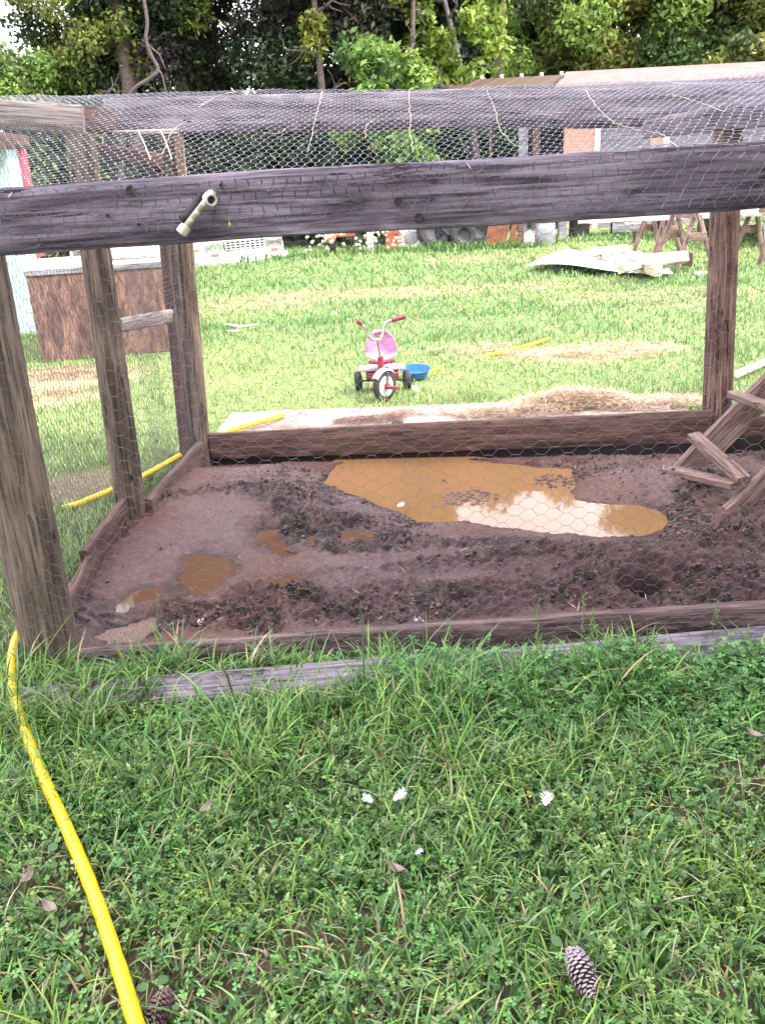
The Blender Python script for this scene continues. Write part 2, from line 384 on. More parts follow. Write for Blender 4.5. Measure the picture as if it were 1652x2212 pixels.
# ---------------------------------------------------------------- mud and puddles
def poly_sd(x, y, pts):
    """signed distance, negative inside"""
    d = np.full(x.shape, 1e9); ins = np.zeros(x.shape, bool); n = len(pts)
    for i in range(n):
        ax_, ay_ = pts[i]; bx, by = pts[(i + 1) % n]; ex, ey = bx - ax_, by - ay_
        t = np.clip(((x - ax_) * ex + (y - ay_) * ey) / (ex * ex + ey * ey + 1e-12), 0, 1)
        d = np.minimum(d, np.hypot(x - ax_ - t * ex, y - ay_ - t * ey))
        c = ((ay_ > y) != (by > y)) & (x < (bx - ax_) * (y - ay_) / (by - ay_ + 1e-12) + ax_)
        ins ^= c
    return np.where(ins, -d, d)
PUD = [  # (water level, outline)
 (-.032, [(700, 1045), (720, 1010), (745, 996), (860, 990), (1000, 992), (1060, 1000), (1150, 1008), (1230, 1015), (1240, 1035), (1232, 1060), (1240, 1080), (1290, 1090), (1380, 1090), (1425, 1105), (1443, 1125), (1435, 1145), (1390, 1157), (1290, 1158), (1200, 1152), (1110, 1142), (1000, 1127), (905, 1128), (870, 1108), (800, 1085), (770, 1070)]),
 (-.012, [(400, 1205), (440, 1195), (500, 1208), (514, 1225), (490, 1250), (475, 1270), (430, 1288), (375, 1290), (368, 1272), (395, 1240)]),
 (-.016, [(560, 1150), (600, 1142), (606, 1160), (625, 1175), (648, 1195), (620, 1207), (575, 1187), (548, 1170)]),
 (-.010, [(575, 1250), (640, 1244), (655, 1258), (610, 1272), (582, 1264)]),
 (-.018, [(668, 1162), (702, 1158), (697, 1177), (670, 1180)]),
 (-.018, [(733, 1150), (808, 1143), (802, 1170), (740, 1174)]),
 (-.010, [(240, 1312), (290, 1278), (350, 1272), (352, 1292), (300, 1304), (262, 1328)]),
 (-.012, [(200, 1378), (320, 1338), (352, 1352), (300, 1388), (225, 1400)]),
]
PUDW = [(zw, [tuple(G(px, py, zw)[:2]) for px, py in pl]) for zw, pl in PUD]
SMALLP, nt, bs = newmat('shallow_brown_water'); bs.inputs['Base Color'].default_value = (.11, .058, .034, 1); bs.inputs['Roughness'].default_value = .04; bs.inputs['IOR'].default_value = 1.4
def px_of(x, y, z):
    """photo position of world points"""
    p = np.stack([x, y, z - H], -1) @ RMn; return 826 + FPX * p[..., 0] / -p[..., 2], 1106 - FPX * p[..., 1] / -p[..., 2]
def mud_fields(X, Y):
    base = .012 + (fbm(X * 1.5, Y * 1.5, 3, 21) - .5) * .055
    def bump_(px, py, r, a, ry=None):
        g = G(px, py); return a * np.exp(-(((X - g.x) / r) ** 2 + ((Y - g.y) / (ry or r)) ** 2))
    base += bump_(470, 1090, .45, .045) + bump_(1000, 1240, .8, .035, .25) + bump_(1350, 1215, .5, .03, .2) + bump_(1250, 1060, .25, .03, .2) + bump_(1400, 1060, .3, .05, .2) + bump_(1500, 1060, .3, .03)
    base += .02 * (1 - sstep(0, .35, Y - yf(X)))          # piled against the front board
    base += -.045 * sstep(.28, .0, yb(X) - Y) * 1.0
    rough = sstep(.40, .62, fbm(X * 2.2 + 3, Y * 2.2, 4, 33))
    def zone(px, py, rx, ry, s): 
        g = G(px, py); return s * (1 - sstep(.4, 1.3, ((X - g.x) / rx) ** 2 + ((Y - g.y) / ry) ** 2 + (fbm(X * 5, Y * 5, 3, 8) - .5)))
    for z in ((640, 1060, .55, .5, 1), (760, 1130, .5, .25, 1), (1100, 1200, .7, .25, .75), (520, 1340, .7, .14, 1), (900, 1320, .9, .16, .9), (1400, 1210, .6, .4, .6), (1500, 1280, .7, .25, .8), (1230, 1010, .5, .35, .8), (320, 1330, .3, .12, .9)):
        rough = np.maximum(rough, zone(*z))
    for z in ((420, 1150, .35, .45, 1), (330, 1230, .3, .4, .9), (480, 1240, .35, .2, .7), (700, 1225, .7, .10, .8), (1350, 1050, .35, .3, .7), (520, 1040, .3, .25, .6)):
        rough = rough * (1 - zone(*z))
    f1 = 1 - np.abs(fbm(X * 22, Y * 22, 3, 41) - .5) * 4
    f2 = fbm(X * 60, Y * 60, 3, 51)
    clod = np.clip(f1, 0, 1) * .5 + f2 * .9
    h = base + rough * (clod - .62) * .075 + (1 - rough) * ((fbm(X * 7, Y * 7, 3, 61) - .5) * .014 + (f2 - .5) * .004)
    # hole dug near the front right
    for px, py, r, dp in ((1385, 1266, .085, .24), (1398, 1232, .05, .07), (1440, 1262, .12, .045), (1000, 1305, .06, .05)):
        g = G(px, py); h -= dp * np.exp(-(((X - g.x) / r) ** 2 + ((Y - g.y) / (r * .9)) ** 2 + (fbm(X * 12, Y * 12, 2, 4) - .5) * .8).clip(0) ** 2)
    wet = 1 - rough * .7
    for k, (zw, pl) in enumerate(PUDW):
        sd = poly_sd(X, Y, pl) + (fbm(X * 16, Y * 16, 4, 71, .6) - .5) * (.06 if k == 0 else .11)
        bank = .34 if k == 0 else .10
        out = lerp(zw, np.maximum(h, zw + .010), np.clip(sd / bank, 0, 1) ** 1.15) + .003 + (f2 - .5) * .008 * rough
        inn = zw - .006 - np.clip(-sd, 0, .2) * .2
        w = sstep(.01, -.01, sd); 
        h = np.where(sd < bank, lerp(out, inn, w), h); wet = np.maximum(wet, sstep(.12, .0, sd))
        if k == 0:   # crumbs of mud standing out of the water
            for z in ((1015, 1075, .20, .16, 1), (960, 1040, .05, .05, .9), (1200, 1040, .16, .16, 1), (1000, 1085, .22, .07, .9), (1260, 1075, .1, .06, 1)):
                g = G(z[0], z[1], zw); q = 1 - sstep(.3, 1.2, ((X - g.x) / z[2]) ** 2 + ((Y - g.y) / z[3]) ** 2)
                h = np.where(sd < .03, np.maximum(h, zw - .012 + q * z[4] * (.006 + (f2 - .35) * .035)), h)
    return h, rough, wet
def crumbs(X, Y, h, rough, F):
    rg = np.random.default_rng(77); ico = np.array([(0, 0, 1), (.9, 0, .1), (.28, .85, .15), (-.72, .52, .1), (-.72, -.52, .2), (.28, -.85, .1), (0, 0, -1)]); tri = np.array([(0, 1, 2), (0, 2, 3), (0, 3, 4), (0, 4, 5), (0, 5, 1), (6, 2, 1), (6, 3, 2), (6, 4, 3), (6, 5, 4), (6, 1, 5)])
    sdm = np.minimum.reduce([poly_sd(X, Y, pl) for zw, pl in PUDW]); use = np.zeros(X.size, bool); use[np.unique(F)] = True
    w = (rough ** 2 * sstep(.3, .65, fbm(X * 5, Y * 5, 3, 3)) + .004).ravel() * (sdm.ravel() > .015) * use; n = 15000
    q = rg.choice(X.size, n, p=w / w.sum()); r_ = rg.gamma(2.2, .0021, n).clip(.0015, .015)
    c = np.stack([X.ravel()[q] + rg.normal(0, .004, n), Y.ravel()[q] + rg.normal(0, .004, n), h.ravel()[q] + r_ * .3], -1)
    V = c[:, None] + ico[None] * r_[:, None, None] * rg.uniform(.55, 1.35, (n, 7, 1)) * np.array([1, 1, .8]); a = rg.uniform(0, 6.3, n)
    d = V - c[:, None]; V = c[:, None] + np.stack([d[..., 0] * np.cos(a)[:, None] - d[..., 1] * np.sin(a)[:, None], d[..., 0] * np.sin(a)[:, None] + d[..., 1] * np.cos(a)[:, None], d[..., 2]], -1)
    Fc = (np.arange(n) * 7)[:, None, None] + tri[None]; cc = np.array([(.045, .024, .022), (.10, .052, .045), (.025, .014, .014), (.14, .08, .07)])[rg.integers(0, 4, n)]
    o = link('mud_crumbs', npmesh('mud_crumbs', V.reshape(-1, 3), Fc.reshape(-1, 3), np.repeat(cc, 7, 0)), CRUMBM); tag(o, 'loose crumbs and small clods of mud on the pen floor', 'mud', None, 'stuff')
def mkmud():
    step = .0072; xs = np.arange(-1.36, 3.3, step); ys = np.arange(2.66, 5.5, step)
    X, Y = np.meshgrid(xs, ys); h, rough, wet = mud_fields(X, Y)
    h = np.where(Y > yb(X) - .02, np.minimum(h, -.05), h)
    nx, ny = len(xs), len(ys); i = np.arange(nx * ny).reshape(ny, nx)
    F = np.stack([i[:-1, :-1], i[:-1, 1:], i[1:, 1:], i[1:, :-1]], -1).reshape(-1, 4)
    keep = ((X > xl(Y) + .0) & (Y > yf(X) + .01) & (Y < yb(X) + .04))[:-1, :-1].ravel()
    F = F[keep]
    c1, c2, c3 = np.array([.165, .100, .102]), np.array([.026, .013, .012]), np.array([.155, .072, .056])
    t = fbm(X * 1.3, Y * 1.3, 3, 91)[..., None]
    col = lerp(c1, c3, sstep(.35, .7, t)); col = lerp(col, c2, rough[..., None] * (.9 * sstep(.42, .56, fbm(X * 26, Y * 34, 4, 95)) * sstep(.2, .55, fbm(X * 6, Y * 6, 3, 97)) + .1)[..., None])
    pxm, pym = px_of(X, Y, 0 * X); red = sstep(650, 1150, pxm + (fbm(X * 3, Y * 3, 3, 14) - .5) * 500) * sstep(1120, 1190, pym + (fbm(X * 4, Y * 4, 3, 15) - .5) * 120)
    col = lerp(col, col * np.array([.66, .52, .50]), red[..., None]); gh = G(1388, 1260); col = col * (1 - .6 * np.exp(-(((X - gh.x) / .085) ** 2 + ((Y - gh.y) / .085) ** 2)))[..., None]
    for k, (zw, pl) in enumerate(PUDW):
        sd = poly_sd(X, Y, pl) + (fbm(X * 16, Y * 16, 4, 71, .6) - .5) * .10
        col = col * (1 - .45 * sstep(.06 if k else .05, .0, sd) * sstep(.35, .6, fbm(X * 8, Y * 8, 3, 13) + .15))[..., None]
    me = npmesh('mud', np.stack([X, Y, h], -1).reshape(-1, 3), F, col.reshape(-1, 3), True)
    crumbs(X, Y, h, rough, F)
    at = me.attributes.new('wet', 'FLOAT', 'POINT'); at.data.foreach_set('value', wet.astype(np.float32).ravel())
    o = link('mud', me, MUDM); tag(o, 'trampled wet brown mud floor of the pen', None, None, 'structure')
    for k, (zw, pl) in enumerate(PUDW):
        sd = poly_sd(X, Y, pl); q = (sd < .075)[:-1, :-1]
        xx = [p[0] for p in pl]; yy = [p[1] for p in pl]
        F = np.stack([i[:-1, :-1], i[:-1, 1:], i[1:, 1:], i[1:, :-1]], -1)[q]
        u, inv = np.unique(F.ravel(), return_inverse=True)
        V = np.stack([X.ravel()[u], Y.ravel()[u], np.full(len(u), zw)], -1)
        o = link('puddle', npmesh('puddle', V, inv.reshape(-1, 4), None, True), WATERM if k == 0 else SMALLP if k < 7 else FROTHM)
        tag(o, 'brown muddy rain water', None, None, 'structure')
m, nt, bs = newmat('mud'); MUDM = m; bs.inputs['Specular IOR Level'].default_value = .42
a = N(nt, 'ShaderNodeAttribute', attribute_name='Col'); w = N(nt, 'ShaderNodeAttribute', attribute_name='wet'); tc = N(nt, 'ShaderNodeTexCoord')
n = N(nt, 'ShaderNodeTexNoise', Scale=60.0, Detail=9.0, Roughness=.8); nt.links.new(tc.outputs['Object'], n.inputs['Vector'])
n2 = N(nt, 'ShaderNodeTexNoise', Scale=9.0, Detail=6.0, Roughness=.7); nt.links.new(tc.outputs['Object'], n2.inputs['Vector'])
r = ramp(nt, n.outputs['Fac'], [(.32, (.30, .30, .30)), (.5, (.95, .95, .95)), (.7, (1.5, 1.5, 1.5))]).outputs['Color']
nt.links.new(mixc(nt, 1.0, a.outputs['Color'], r, 'MULTIPLY'), bs.inputs['Base Color'])
mul = N(nt, 'ShaderNodeMath', operation='MULTIPLY'); nt.links.new(w.outputs['Fac'], mul.inputs[0])
r2 = ramp(nt, n2.outputs['Fac'], [(.35, (.2, .2, .2)), (.6, (1, 1, 1))]); nt.links.new(r2.outputs['Color'], mul.inputs[1])
r3 = ramp(nt, mul.outputs[0], [(.0, (.6, .6, .6)), (.4, (.38, .38, .38)), (.85, (.18, .18, .18))]); nt.links.new(r3.outputs['Color'], bs.inputs['Roughness'])
bump(nt, bs, n.outputs['Fac'], 1.0, .014)
m, nt, bs = newmat('muddy_water'); WATERM = m
bs.inputs['Base Color'].default_value = (.30,.16,.07,1); bs.inputs['Roughness'].default_value = .03; bs.inputs['IOR'].default_value = 1.4
tc = N(nt, 'ShaderNodeTexCoord'); n = N(nt, 'ShaderNodeTexNoise', Scale=3.0, Detail=3.0); nt.links.new(tc.outputs['Object'], n.inputs['Vector'])
r = ramp(nt, n.outputs['Fac'], [(.3, (.235, .122, .058)), (.7, (.205, .118, .054))]); nt.links.new(r.outputs['Color'], bs.inputs['Base Color'])
bump(nt, bs, n.outputs['Fac'], .05, .004)
m, nt, bs = newmat('frothy_water'); FROTHM = m
tc = N(nt, 'ShaderNodeTexCoord'); v = N(nt, 'ShaderNodeTexVoronoi', Scale=120.0); nt.links.new(tc.outputs['Object'], v.inputs['Vector'])
r = ramp(nt, v.outputs['Distance'], [(.10, (.32, .26, .21)), (.26, (.13, .07, .045))]); nt.links.new(r.outputs['Color'], bs.inputs['Base Color'])
bs.inputs['Roughness'].default_value = .15; bump(nt, bs, v.outputs['Distance'], .5, .004)
CRUMBM, nt, bs = newmat('mud_crumb'); a = N(nt, 'ShaderNodeAttribute', attribute_name='Col'); nt.links.new(a.outputs['Color'], bs.inputs['Base Color']); bs.inputs['Roughness'].default_value = .45
mkmud()

# ================================================================ PEN TIMBER
UP = Vector((0, 0, 1))
def ext(a, b, t0, t1): return a + (b - a) * t0, a + (b - a) * t1
# front top beam
At, Ab = P(0, 408, 2.77), P(0, 547, 2.77); Bt, Bb = P(1652, 303, 2.69), P(1652, 446, 2.69)
At2, Bt2 = ext(At, Bt, -.35, 1.25); Ab2, Bb2 = ext(Ab, Bb, -.35, 1.25)
FB = (At2, Ab2, Bt2, Bb2)
fb = board4('top_beam', At2, Ab2, Bt2, Bb2, .04, W_BEAM, wob=.006, chips=.003); tag(fb, 'weathered violet grey plank across the front of the pen at eye level', 'beam')
# back top beam
At, Ab = P(230, 212, 5.24), P(230, 290, 5.24); Bt, Bb = P(1480, 186, 4.95), P(1480, 270, 4.95)
At2, Bt2 = ext(At, Bt, 0, 1.6); Ab2, Bb2 = ext(Ab, Bb, 0, 1.6); BB = (At2, Bt2)
bb = board4('top_beam', At2, Ab2, Bt2, Bb2, .04, W_BEAM, wob=.012); tag(bb, 'brown grey plank along the top of the back of the pen, behind the wire', 'beam')
# left upper rail running out of the picture
o = board4('side_rail', P(-420, 190, 4.25), P(-420, 250, 4.25), P(172, 226, 4.3), P(190, 290, 4.3), .05, W_PALE, wob=.006)
tag(o, 'pale bleached rail at upper left reaching out of the pen', 'rail')
o = board4('side_rail', P(170, 228, 4.35), P(176, 285, 4.35), P(235, 232, 5.1), P(250, 288, 5.1), .04, W_STUD)
tag(o, 'dark red brown rail joining the two left posts under the wire', 'rail')
o = board4('plate_board', P(236, 283, 5.0), P(236, 293, 5.0), P(385, 278, 5.05), P(385, 290, 5.05), .09, W_PALE)
tag(o, 'short pale board lying across the tops of the left posts', 'board')
o = board4('brace_rail', P(200, 306, 4.3), P(204, 334, 4.3), P(345, 330, 5.0), P(345, 362, 5.0), .04, W_STUD, wob=.006)
tag(o, 'brown brace rail sloping between the left posts below the plate', 'rail')
# right rafter
o = board4('rafter', P(1395, 262, 4.8), P(1395, 300, 4.8), P(1760, 180, 3.3), P(1760, 262, 3.3), .04, W_BEAM)
tag(o, 'grey rafter rising forward at the upper right under the wire', 'rafter')
# posts
def post_px(name, xb, yb_, xt, yt, Yp, r, mat, label, r1=None, up=0, crack=True):
    b = G(xb, yb_); b2 = Vector((b.x, b.y, 0)); t = P(xt, yt, Yp); d = (t - b2); t2 = t + d.normalized() * up
    p0 = b2 - d.normalized() * .15
    o = roundpost(name, p0, t2, r, r1 or r, mat, crack=crack); tag(o, label, 'post'); return o
post_px('fence_post', 112, 1408, -62, 560, 2.86, .102, W_POST, 'thick cracked brown post at the left front corner of the pen', up=.12)
post_px('fence_post', 287, 1122, 172, 290, 4.26, .078, W_POST, 'split round post in the middle of the left side', r1=.066)
post_px('fence_post', 430, 988, 368, 282, 5.2, .078, W_POST, 'grey topped post at the back left corner of the pen', r1=.07)
post_px('fence_post', 1545, 955, 1572, 275, 5.05, .086, W_POST2, 'red brown post near the right, ladder leaning by its foot', r1=.078)
post_px('fence_post', 1990, 985, 1960, 275, 4.9, .08, W_POST2, 'hidden right post')['label'] = 'round post at the far right end of the back fence'
# brown stud by the corner post + cross rail with twig
o = timber('door_stud', G(402, 1000), P(337, 345, 5.0), (0, -1, .1), .05, .045, .05, W_STUD); tag(o, 'thin red brown stud standing beside the back left corner post', 'stud')
o = board4('cross_rail', P(255, 690, 4.35), P(258, 718, 4.35), P(368, 668, 4.98), P(368, 697, 4.98), .035, W_PALE, wob=.004); tag(o, 'short pale cross rail nailed between the left posts', 'rail')
# bottom boards
At, Ab = P(45, 1414, 2.81), P(45, 1470, 2.81); Bt, Bb = P(1652, 1303, 2.70), P(1652, 1405, 2.70)
At2, Bt2 = ext(At, Bt, 0, 1.5); Ab2, Bb2 = ext(Ab, Bb, 0, 1.5)
o = board4('base_board', At2, Ab2, Bt2, Bb2, .035, W_FRONT, bow=.008); tag(o, 'long front base board holding the mud back from the grass', 'board')
At, Ab = P(455, 936, 5.25), P(455, 992, 5.25); Bt, Bb = P(1535, 884, 4.97), P(1535, 955, 4.97)
o = board4('base_board', At, Ab, Bt, Bb, .035, W_MUDDY, wob=.006); tag(o, 'red brown back base board between the corner post and the right post', 'board')
o = board4('base_board', P(1540, 903, 4.99), P(1540, 958, 4.99), P(2000, 880, 4.85), P(2000, 945, 4.85), .035, W_MUDDY); tag(o, 'back base board to the right of the right post, behind the ladder', 'board')
M_GAPSHADE = simple('gap_shade_black', (.018, .011, .011), .95)  # near-black colour paints the shadow gap under the back boards
o = timber('gap_shade_strip', Vector((-1.1, yb(-1.1) + .06, -.07)), Vector((3.2, yb(3.2) + .06, -.07)), UP, .26, .26, .05, M_GAPSHADE); tag(o, 'dark strip standing for the shaded gap below the back base boards', 'board')
z0, z1 = -.06, .115
o = board4('base_board', Vector((-1.26, 2.92, z1 - .02)), Vector((-1.26, 2.92, z0)), Vector((-1.29, 3.58, z1)), Vector((-1.29, 3.58, z0)), .035, W_MUDDY); tag(o, 'left base board nearest the front corner post', 'board')
o = board4('base_board', Vector((-1.31, 3.5, z1 + .02)), Vector((-1.31, 3.5, z0)), Vector((-1.30, 4.2, z1 + .03)), Vector((-1.30, 4.2, z0)), .035, W_MUDDY); tag(o, 'left base board running into the split round post', 'board')
o = board4('base_board', Vector((-1.20, 4.22, z1 - .01)), Vector((-1.20, 4.22, z0)), Vector((-1.11, 5.22, z1 + .01)), Vector((-1.11, 5.22, z0)), .04, W_MUDDY); tag(o, 'left base board between the split post and the corner post', 'board')
# loose plank lying in the grass in front
a_, b_2 = G(-60, 1528, .03), G(1760, 1378, .03)
o = timber('loose_plank', a_, b_2, (0, .96, .28), .12, .13, .03, W_BEAM, wob=.006); o.location.z += .0; tag(o, 'weathered plank half buried in grass in front of the pen', 'plank')

# ================================================================ CHICKEN WIRE
def tubes(A, B, r, n=3):
    """prisms between A and B; r scalar or array"""
    A = np.asarray(A, float); B = np.asarray(B, float); d = B - A; L = np.linalg.norm(d, axis=1, keepdims=True) + 1e-9; d = d / L
    ref = np.where(np.abs(d[:, 2:3]) < .8, np.array([[0, 0, 1.]]), np.array([[1., 0, 0]]))
    u = np.cross(d, ref); u /= np.linalg.norm(u, axis=1, keepdims=True) + 1e-9; w = np.cross(d, u)
    r = np.broadcast_to(np.asarray(r, float).reshape(-1, 1), (len(A), 1))
    V = []
    for E_ in (A, B):
        for k in range(n):
            t = 2 * math.pi * k / n; V.append(E_ + (u * math.cos(t) + w * math.sin(t)) * r)
    V = np.stack(V, 1).reshape(-1, 3); b = (np.arange(len(A)) * 2 * n)[:, None]
    F = np.concatenate([b + np.array([[k, (k + 1) % n, n + (k + 1) % n, n + k]]) for k in range(n)], 0)
    return V, F
def hexnet(name, U, V_, pu, pv, tw, surf, r, label, swap=False, jit=.0025, rt=None, keep=None, seed=3, mat=None):
    """twists run along v (or u when swap). surf(u, v) -> xyz"""
    rg = np.random.default_rng(seed)
    if swap: (U, V_) = (V_, U)
    nu, nv = int((U[1] - U[0]) / pu) + 1, int((V_[1] - V_[0]) / pv) + 1
    J, I = np.meshgrid(np.arange(nv), np.arange(nu), indexing='ij')
    x = U[0] + (I + .5 * (J % 2)) * pu; yc = V_[0] + J * pv
    jx = rg.normal(0, jit, (2,) + x.shape); jy = rg.normal(0, jit, (2,) + x.shape)
    lo = (x + jx[0], yc - tw / 2 + jy[0]); hi = (x + jx[1], yc + tw / 2 + jy[1])
    E_ = [(lo[0].ravel(), lo[1].ravel(), hi[0].ravel(), hi[1].ravel(), np.ones(x.size))]
    for j in range(nv - 1):
        for s in (0, 1):
            # row j odd: x shifted by half -> neighbours i and i+1 in even rows, else i-1 and i
            off = s if j % 2 else s - 1
            i = np.arange(nu); k = i + off; ok = (k >= 0) & (k < nu); i, k = i[ok], k[ok]
            E_.append((hi[0][j, i], hi[1][j, i], lo[0][j + 1, k], lo[1][j + 1, k], np.zeros(len(i))))
    a, b, c, d, t = [np.concatenate(q) for q in zip(*E_)]
    if swap: a, b, c, d = b, a, d, c
    if keep is not None:
        q = keep(a, b) & keep(c, d); a, b, c, d, t = a[q], b[q], c[q], d[q], t[q]
    A = np.stack(surf(a, b), -1); B = np.stack(surf(c, d), -1)
    rr = np.where(t > 0, rt or r * 1.6, r)
    V, F = tubes(A, B, rr)
    o = link(name, npmesh(name, V, F), mat or M_WIRE); tag(o, label, 'wire netting'); return o
# front wall
def s_front(u, v):
    return u, yf(u) - .045 + .012 * (fbm(u * 2.5, v * 2.5, 2, 5) - .5) - .012 * sstep(1.3, 1.5, v), v + .035 * (u > -9) * 0 + u * .004
hexnet('chicken_wire', (-1.75, 2.3), (.02, 1.5), .042, .042, .021, s_front, .0006, 'chicken wire stretched down the whole front of the pen', swap=True, jit=.0022, rt=.0009, mat=M_WIRED)
# roof sheet: u = x, v = distance from the front edge; negative v folds down over the front beam
def roof_z(x, t):
    """t 0 at front beam top, 1 at back beam"""
    zf = 1.617 + .010 * x; zb = BB[0].z + (x - BB[0].x) * (BB[1].z - BB[0].z) / (BB[1].x - BB[0].x) + .022 + .05 * sstep(1.5, 2.3, x)
    z = zf + (zb - zf) * t
    sag = .24 * np.exp(-((x + .12) / .8) ** 2) * np.exp(-((t - .22) / .30) ** 2) + .06 * np.exp(-((x - .2) / 1.2) ** 2) * np.sin(np.pi * np.clip(t, 0, 1))
    sag -= .05 * np.exp(-((x - 1.3) / .5) ** 2) * np.sin(np.pi * np.clip(t, 0, 1))
    rip = .035 * (fbm(x * 2.2 + 4, t * 4, 3, 77) - .5) * np.clip(t * 4, 0, 1) + .02 * np.sin(x * 9 + t * 5) * np.exp(-((t - .1) / .12) ** 2) * (x > .0)
    return z - sag * sstep(-.02, .10, t) + rip
def s_roof(u, v):
    t = v / 2.45; y0 = yf(u) + .0; y1 = yb(u) - .02
    tt = np.clip(t, 0, 1.0)
    y = y0 + (y1 - y0) * tt; z = roof_z(u, tt)
    over = np.clip(-v, 0, 9)                         # part hanging down in front of the beam
    y = np.where(v < 0, yf(u) - .052 - .006 * np.sin(u * 7) - .035 * np.exp(-((u + .1) / .5) ** 2) * np.exp(-(over / .05) ** 2), y)
    z = np.where(v < 0, roof_z(u, 0 * u) - over, z)
    bk = np.clip(t - 1, 0, 1) * 2.45
    y = np.where(t > 1, y1 + .05 + bk * .25, y); z = np.where(t > 1, roof_z(u, 1 + 0 * u) - bk * .2 + .0, z)
    return u, y, z
def keep_flap(u, v): return v > -(.125 + .03 * (fbm(u * 3, u * 0, 2, 8) - .3) + .04 * np.exp(-((u - .95) / .5) ** 2))
hexnet('chicken_wire', (-3.2, 3.6), (-.2, 2.62), .037, .0375, .017, s_roof, .0007, 'sagging chicken wire laid over the top of the pen', jit=.0022, rt=.0019, keep=keep_flap)
# left side wall
def s_left(u, v): return xl(u) - .09 + .01 * (fbm(u * 3, v * 3, 2, 15) - .5), u, v
hexnet('chicken_wire', (2.95, 5.2), (.05, 1.9), .040, .038, .019, s_left, .0008, 'chicken wire on the left side of the pen', rt=.0012, mat=M_WIRED)
hexnet('door_netting', (4.3, 5.12), (.12, 1.85), .024, .022, .012, lambda u, v: (xl(u) + .10 + .05 * (u - 4.3), u, v), .0006, 'fine meshed wire door between the split post and the corner post', rt=.0009, mat=M_WIRED)
# back wall
def s_back(u, v): return u, yb(u) + .045 + 0 * u, v
hexnet('chicken_wire', (-1.05, 2.9), (.1, 2.0), .042, .042, .02, s_back, .0004, 'fine chicken wire across the back of the pen', swap=True, rt=.0006, mat=M_WIRED)
# line wires and dry vines on the roof
def roof_pt(px, py, lift=.012):
    lo, hi = 2.6, 6.0
    for _ in range(30):
        mid = (lo + hi) / 2; p = P(px, py, mid); x = np.array(p.x)
        t = (mid - yf(p.x)) / (yb(p.x) - yf(p.x)); zr = float(roof_z(x, np.clip(np.array(t), 0, 1)))
        if p.z > zr + lift: lo = mid
        else: hi = mid
    return P(px, py, lo)
STR = [([(697, 198), (688, 240), (676, 290), (664, 330)], 'long dry stem hanging straight over the middle of the roof wire'),
       ([(882, 197), (884, 250), (888, 300), (893, 330)], 'pale straight dry stem on the wire right of the middle'),
       ([(1050, 196), (1068, 240), (1085, 290), (1130, 325)], 'curved dry vine drooping over the roof wire'),
       ([(1262, 196), (1290, 235), (1330, 270), (1380, 282)], 'curved dry vine on the right half of the roof wire'),
       ([(1450, 205), (1500, 222), (1560, 240)], 'pale dry vine at the far right of the roof wire'),
       ([(1400, 285), (1430, 295), (1460, 318)], 'short curved stem above the right end of the beam'),
       ([(430, 232), (470, 210), (510, 198)], 'thin dry stem near the left end of the back beam'),
       ([(350, 335), (372, 290), (400, 265), (430, 262)], 'bent dry stem above the pipe fitting'),
       ([(565, 288), (590, 292), (612, 288), (618, 278)], 'small forked twig caught in the wire'),
       ([(788, 300), (792, 280), (800, 268), (806, 262)], 'tiny pine needle twig caught in the wire')]
for pts, lab in STR:
    w = [roof_pt(*p) for p in pts]; w = [w[0]] + [w[i] + Vector((random.uniform(-.004, .004), 0, .004)) for i in range(1, len(w) - 1)] + [w[-1]]
    w = catmull(w, 6); w = [q_ + Vector((random.uniform(-.005, .005), 0, random.uniform(0, .004))) for q_ in w]; mb = MB(); mb.tube(w, [.0013 * random.uniform(.6, 1.2) for _ in w], 5); o = mb.build('dry_vine', simple('dry_stem_' + str(len(MATS)), (.55, .47, .38), .8, bmp=0)); tag(o, lab, 'dry stem', 'dry stems on the roof wire')
for (a, b), lab in ((((298, 280), (326, 345)), 'short pale cord hanging at the left of three'), (((348, 282), (372, 344)), 'short pale cord crossing another one near the corner post')):
    mb = MB(); p, q = P(*a, 3.9), P(*b, 3.4); mb.tube([p, lerp(p, q, .5) + Vector((.004, 0, -.005)), q], .0022, 5); o = mb.build('hanging_cord', M_PVC); tag(o, lab, 'cord', 'cords hanging by the left posts')
# wire laid along the mud side (tension line)
mb = MB(); mb.tube([Vector((x, yf(x) - .046, .245 + .004 * math.sin(x * 5) + .05 * x * 0)) for x in np.linspace(-1.6, 2.2, 30)], .0008, 4)

# ================================================================ PVC PIPE ON THE BEAM
def px3(zx, zy, Y): return P((380 + zx / 6.883) * .8533, (440 + zy / 6.883) * .8533, Y)
Yp = 2.66
t = empty('pipe_fitting', px3(1000, 430, Yp + .03), 'white plastic pipe elbow with ribbed drop pipe sticking out of the front beam', 'pipe')
el = px3(1010, 430, Yp); cap = px3(560, 1010, Yp - .01)
d = (cap - el).normalized()
mb = MB(); mb.tube([el + Vector((0, .1, .012)), el + Vector((0, .02, .004)), el, ], .0155, 16)
mb.ball(el, .0165, 16, 10)
mouth = px3(1082, 460, Yp - .035)
ax = (mouth - el).normalized()
mb.lathe([(.013, 0), (.0165, .004), (.0165, .036), (.0118, .036), (.0105, .02), (.0105, .002)], el, ax, 24); mb.build('elbow', M_PVC, t, Matrix.Identity(4))
mb = MB(); mb.lathe([(.0105, .0), (.0106, .018)], el + ax * .004, ax, 20); mb.lathe([(.0001, .027), (.0116, .027)], el, ax, 20); mb.build('bore_shade', M_BLACK, t, Matrix.Identity(4))  # black lining and disc paint the shade inside the open mouth
mb = MB(); L = (cap - el).length; mb.lathe([(.0095, 0), (.0095, L * .93)], el, d, 20); mb.build('drop_pipe', M_PVC, t, Matrix.Identity(4))
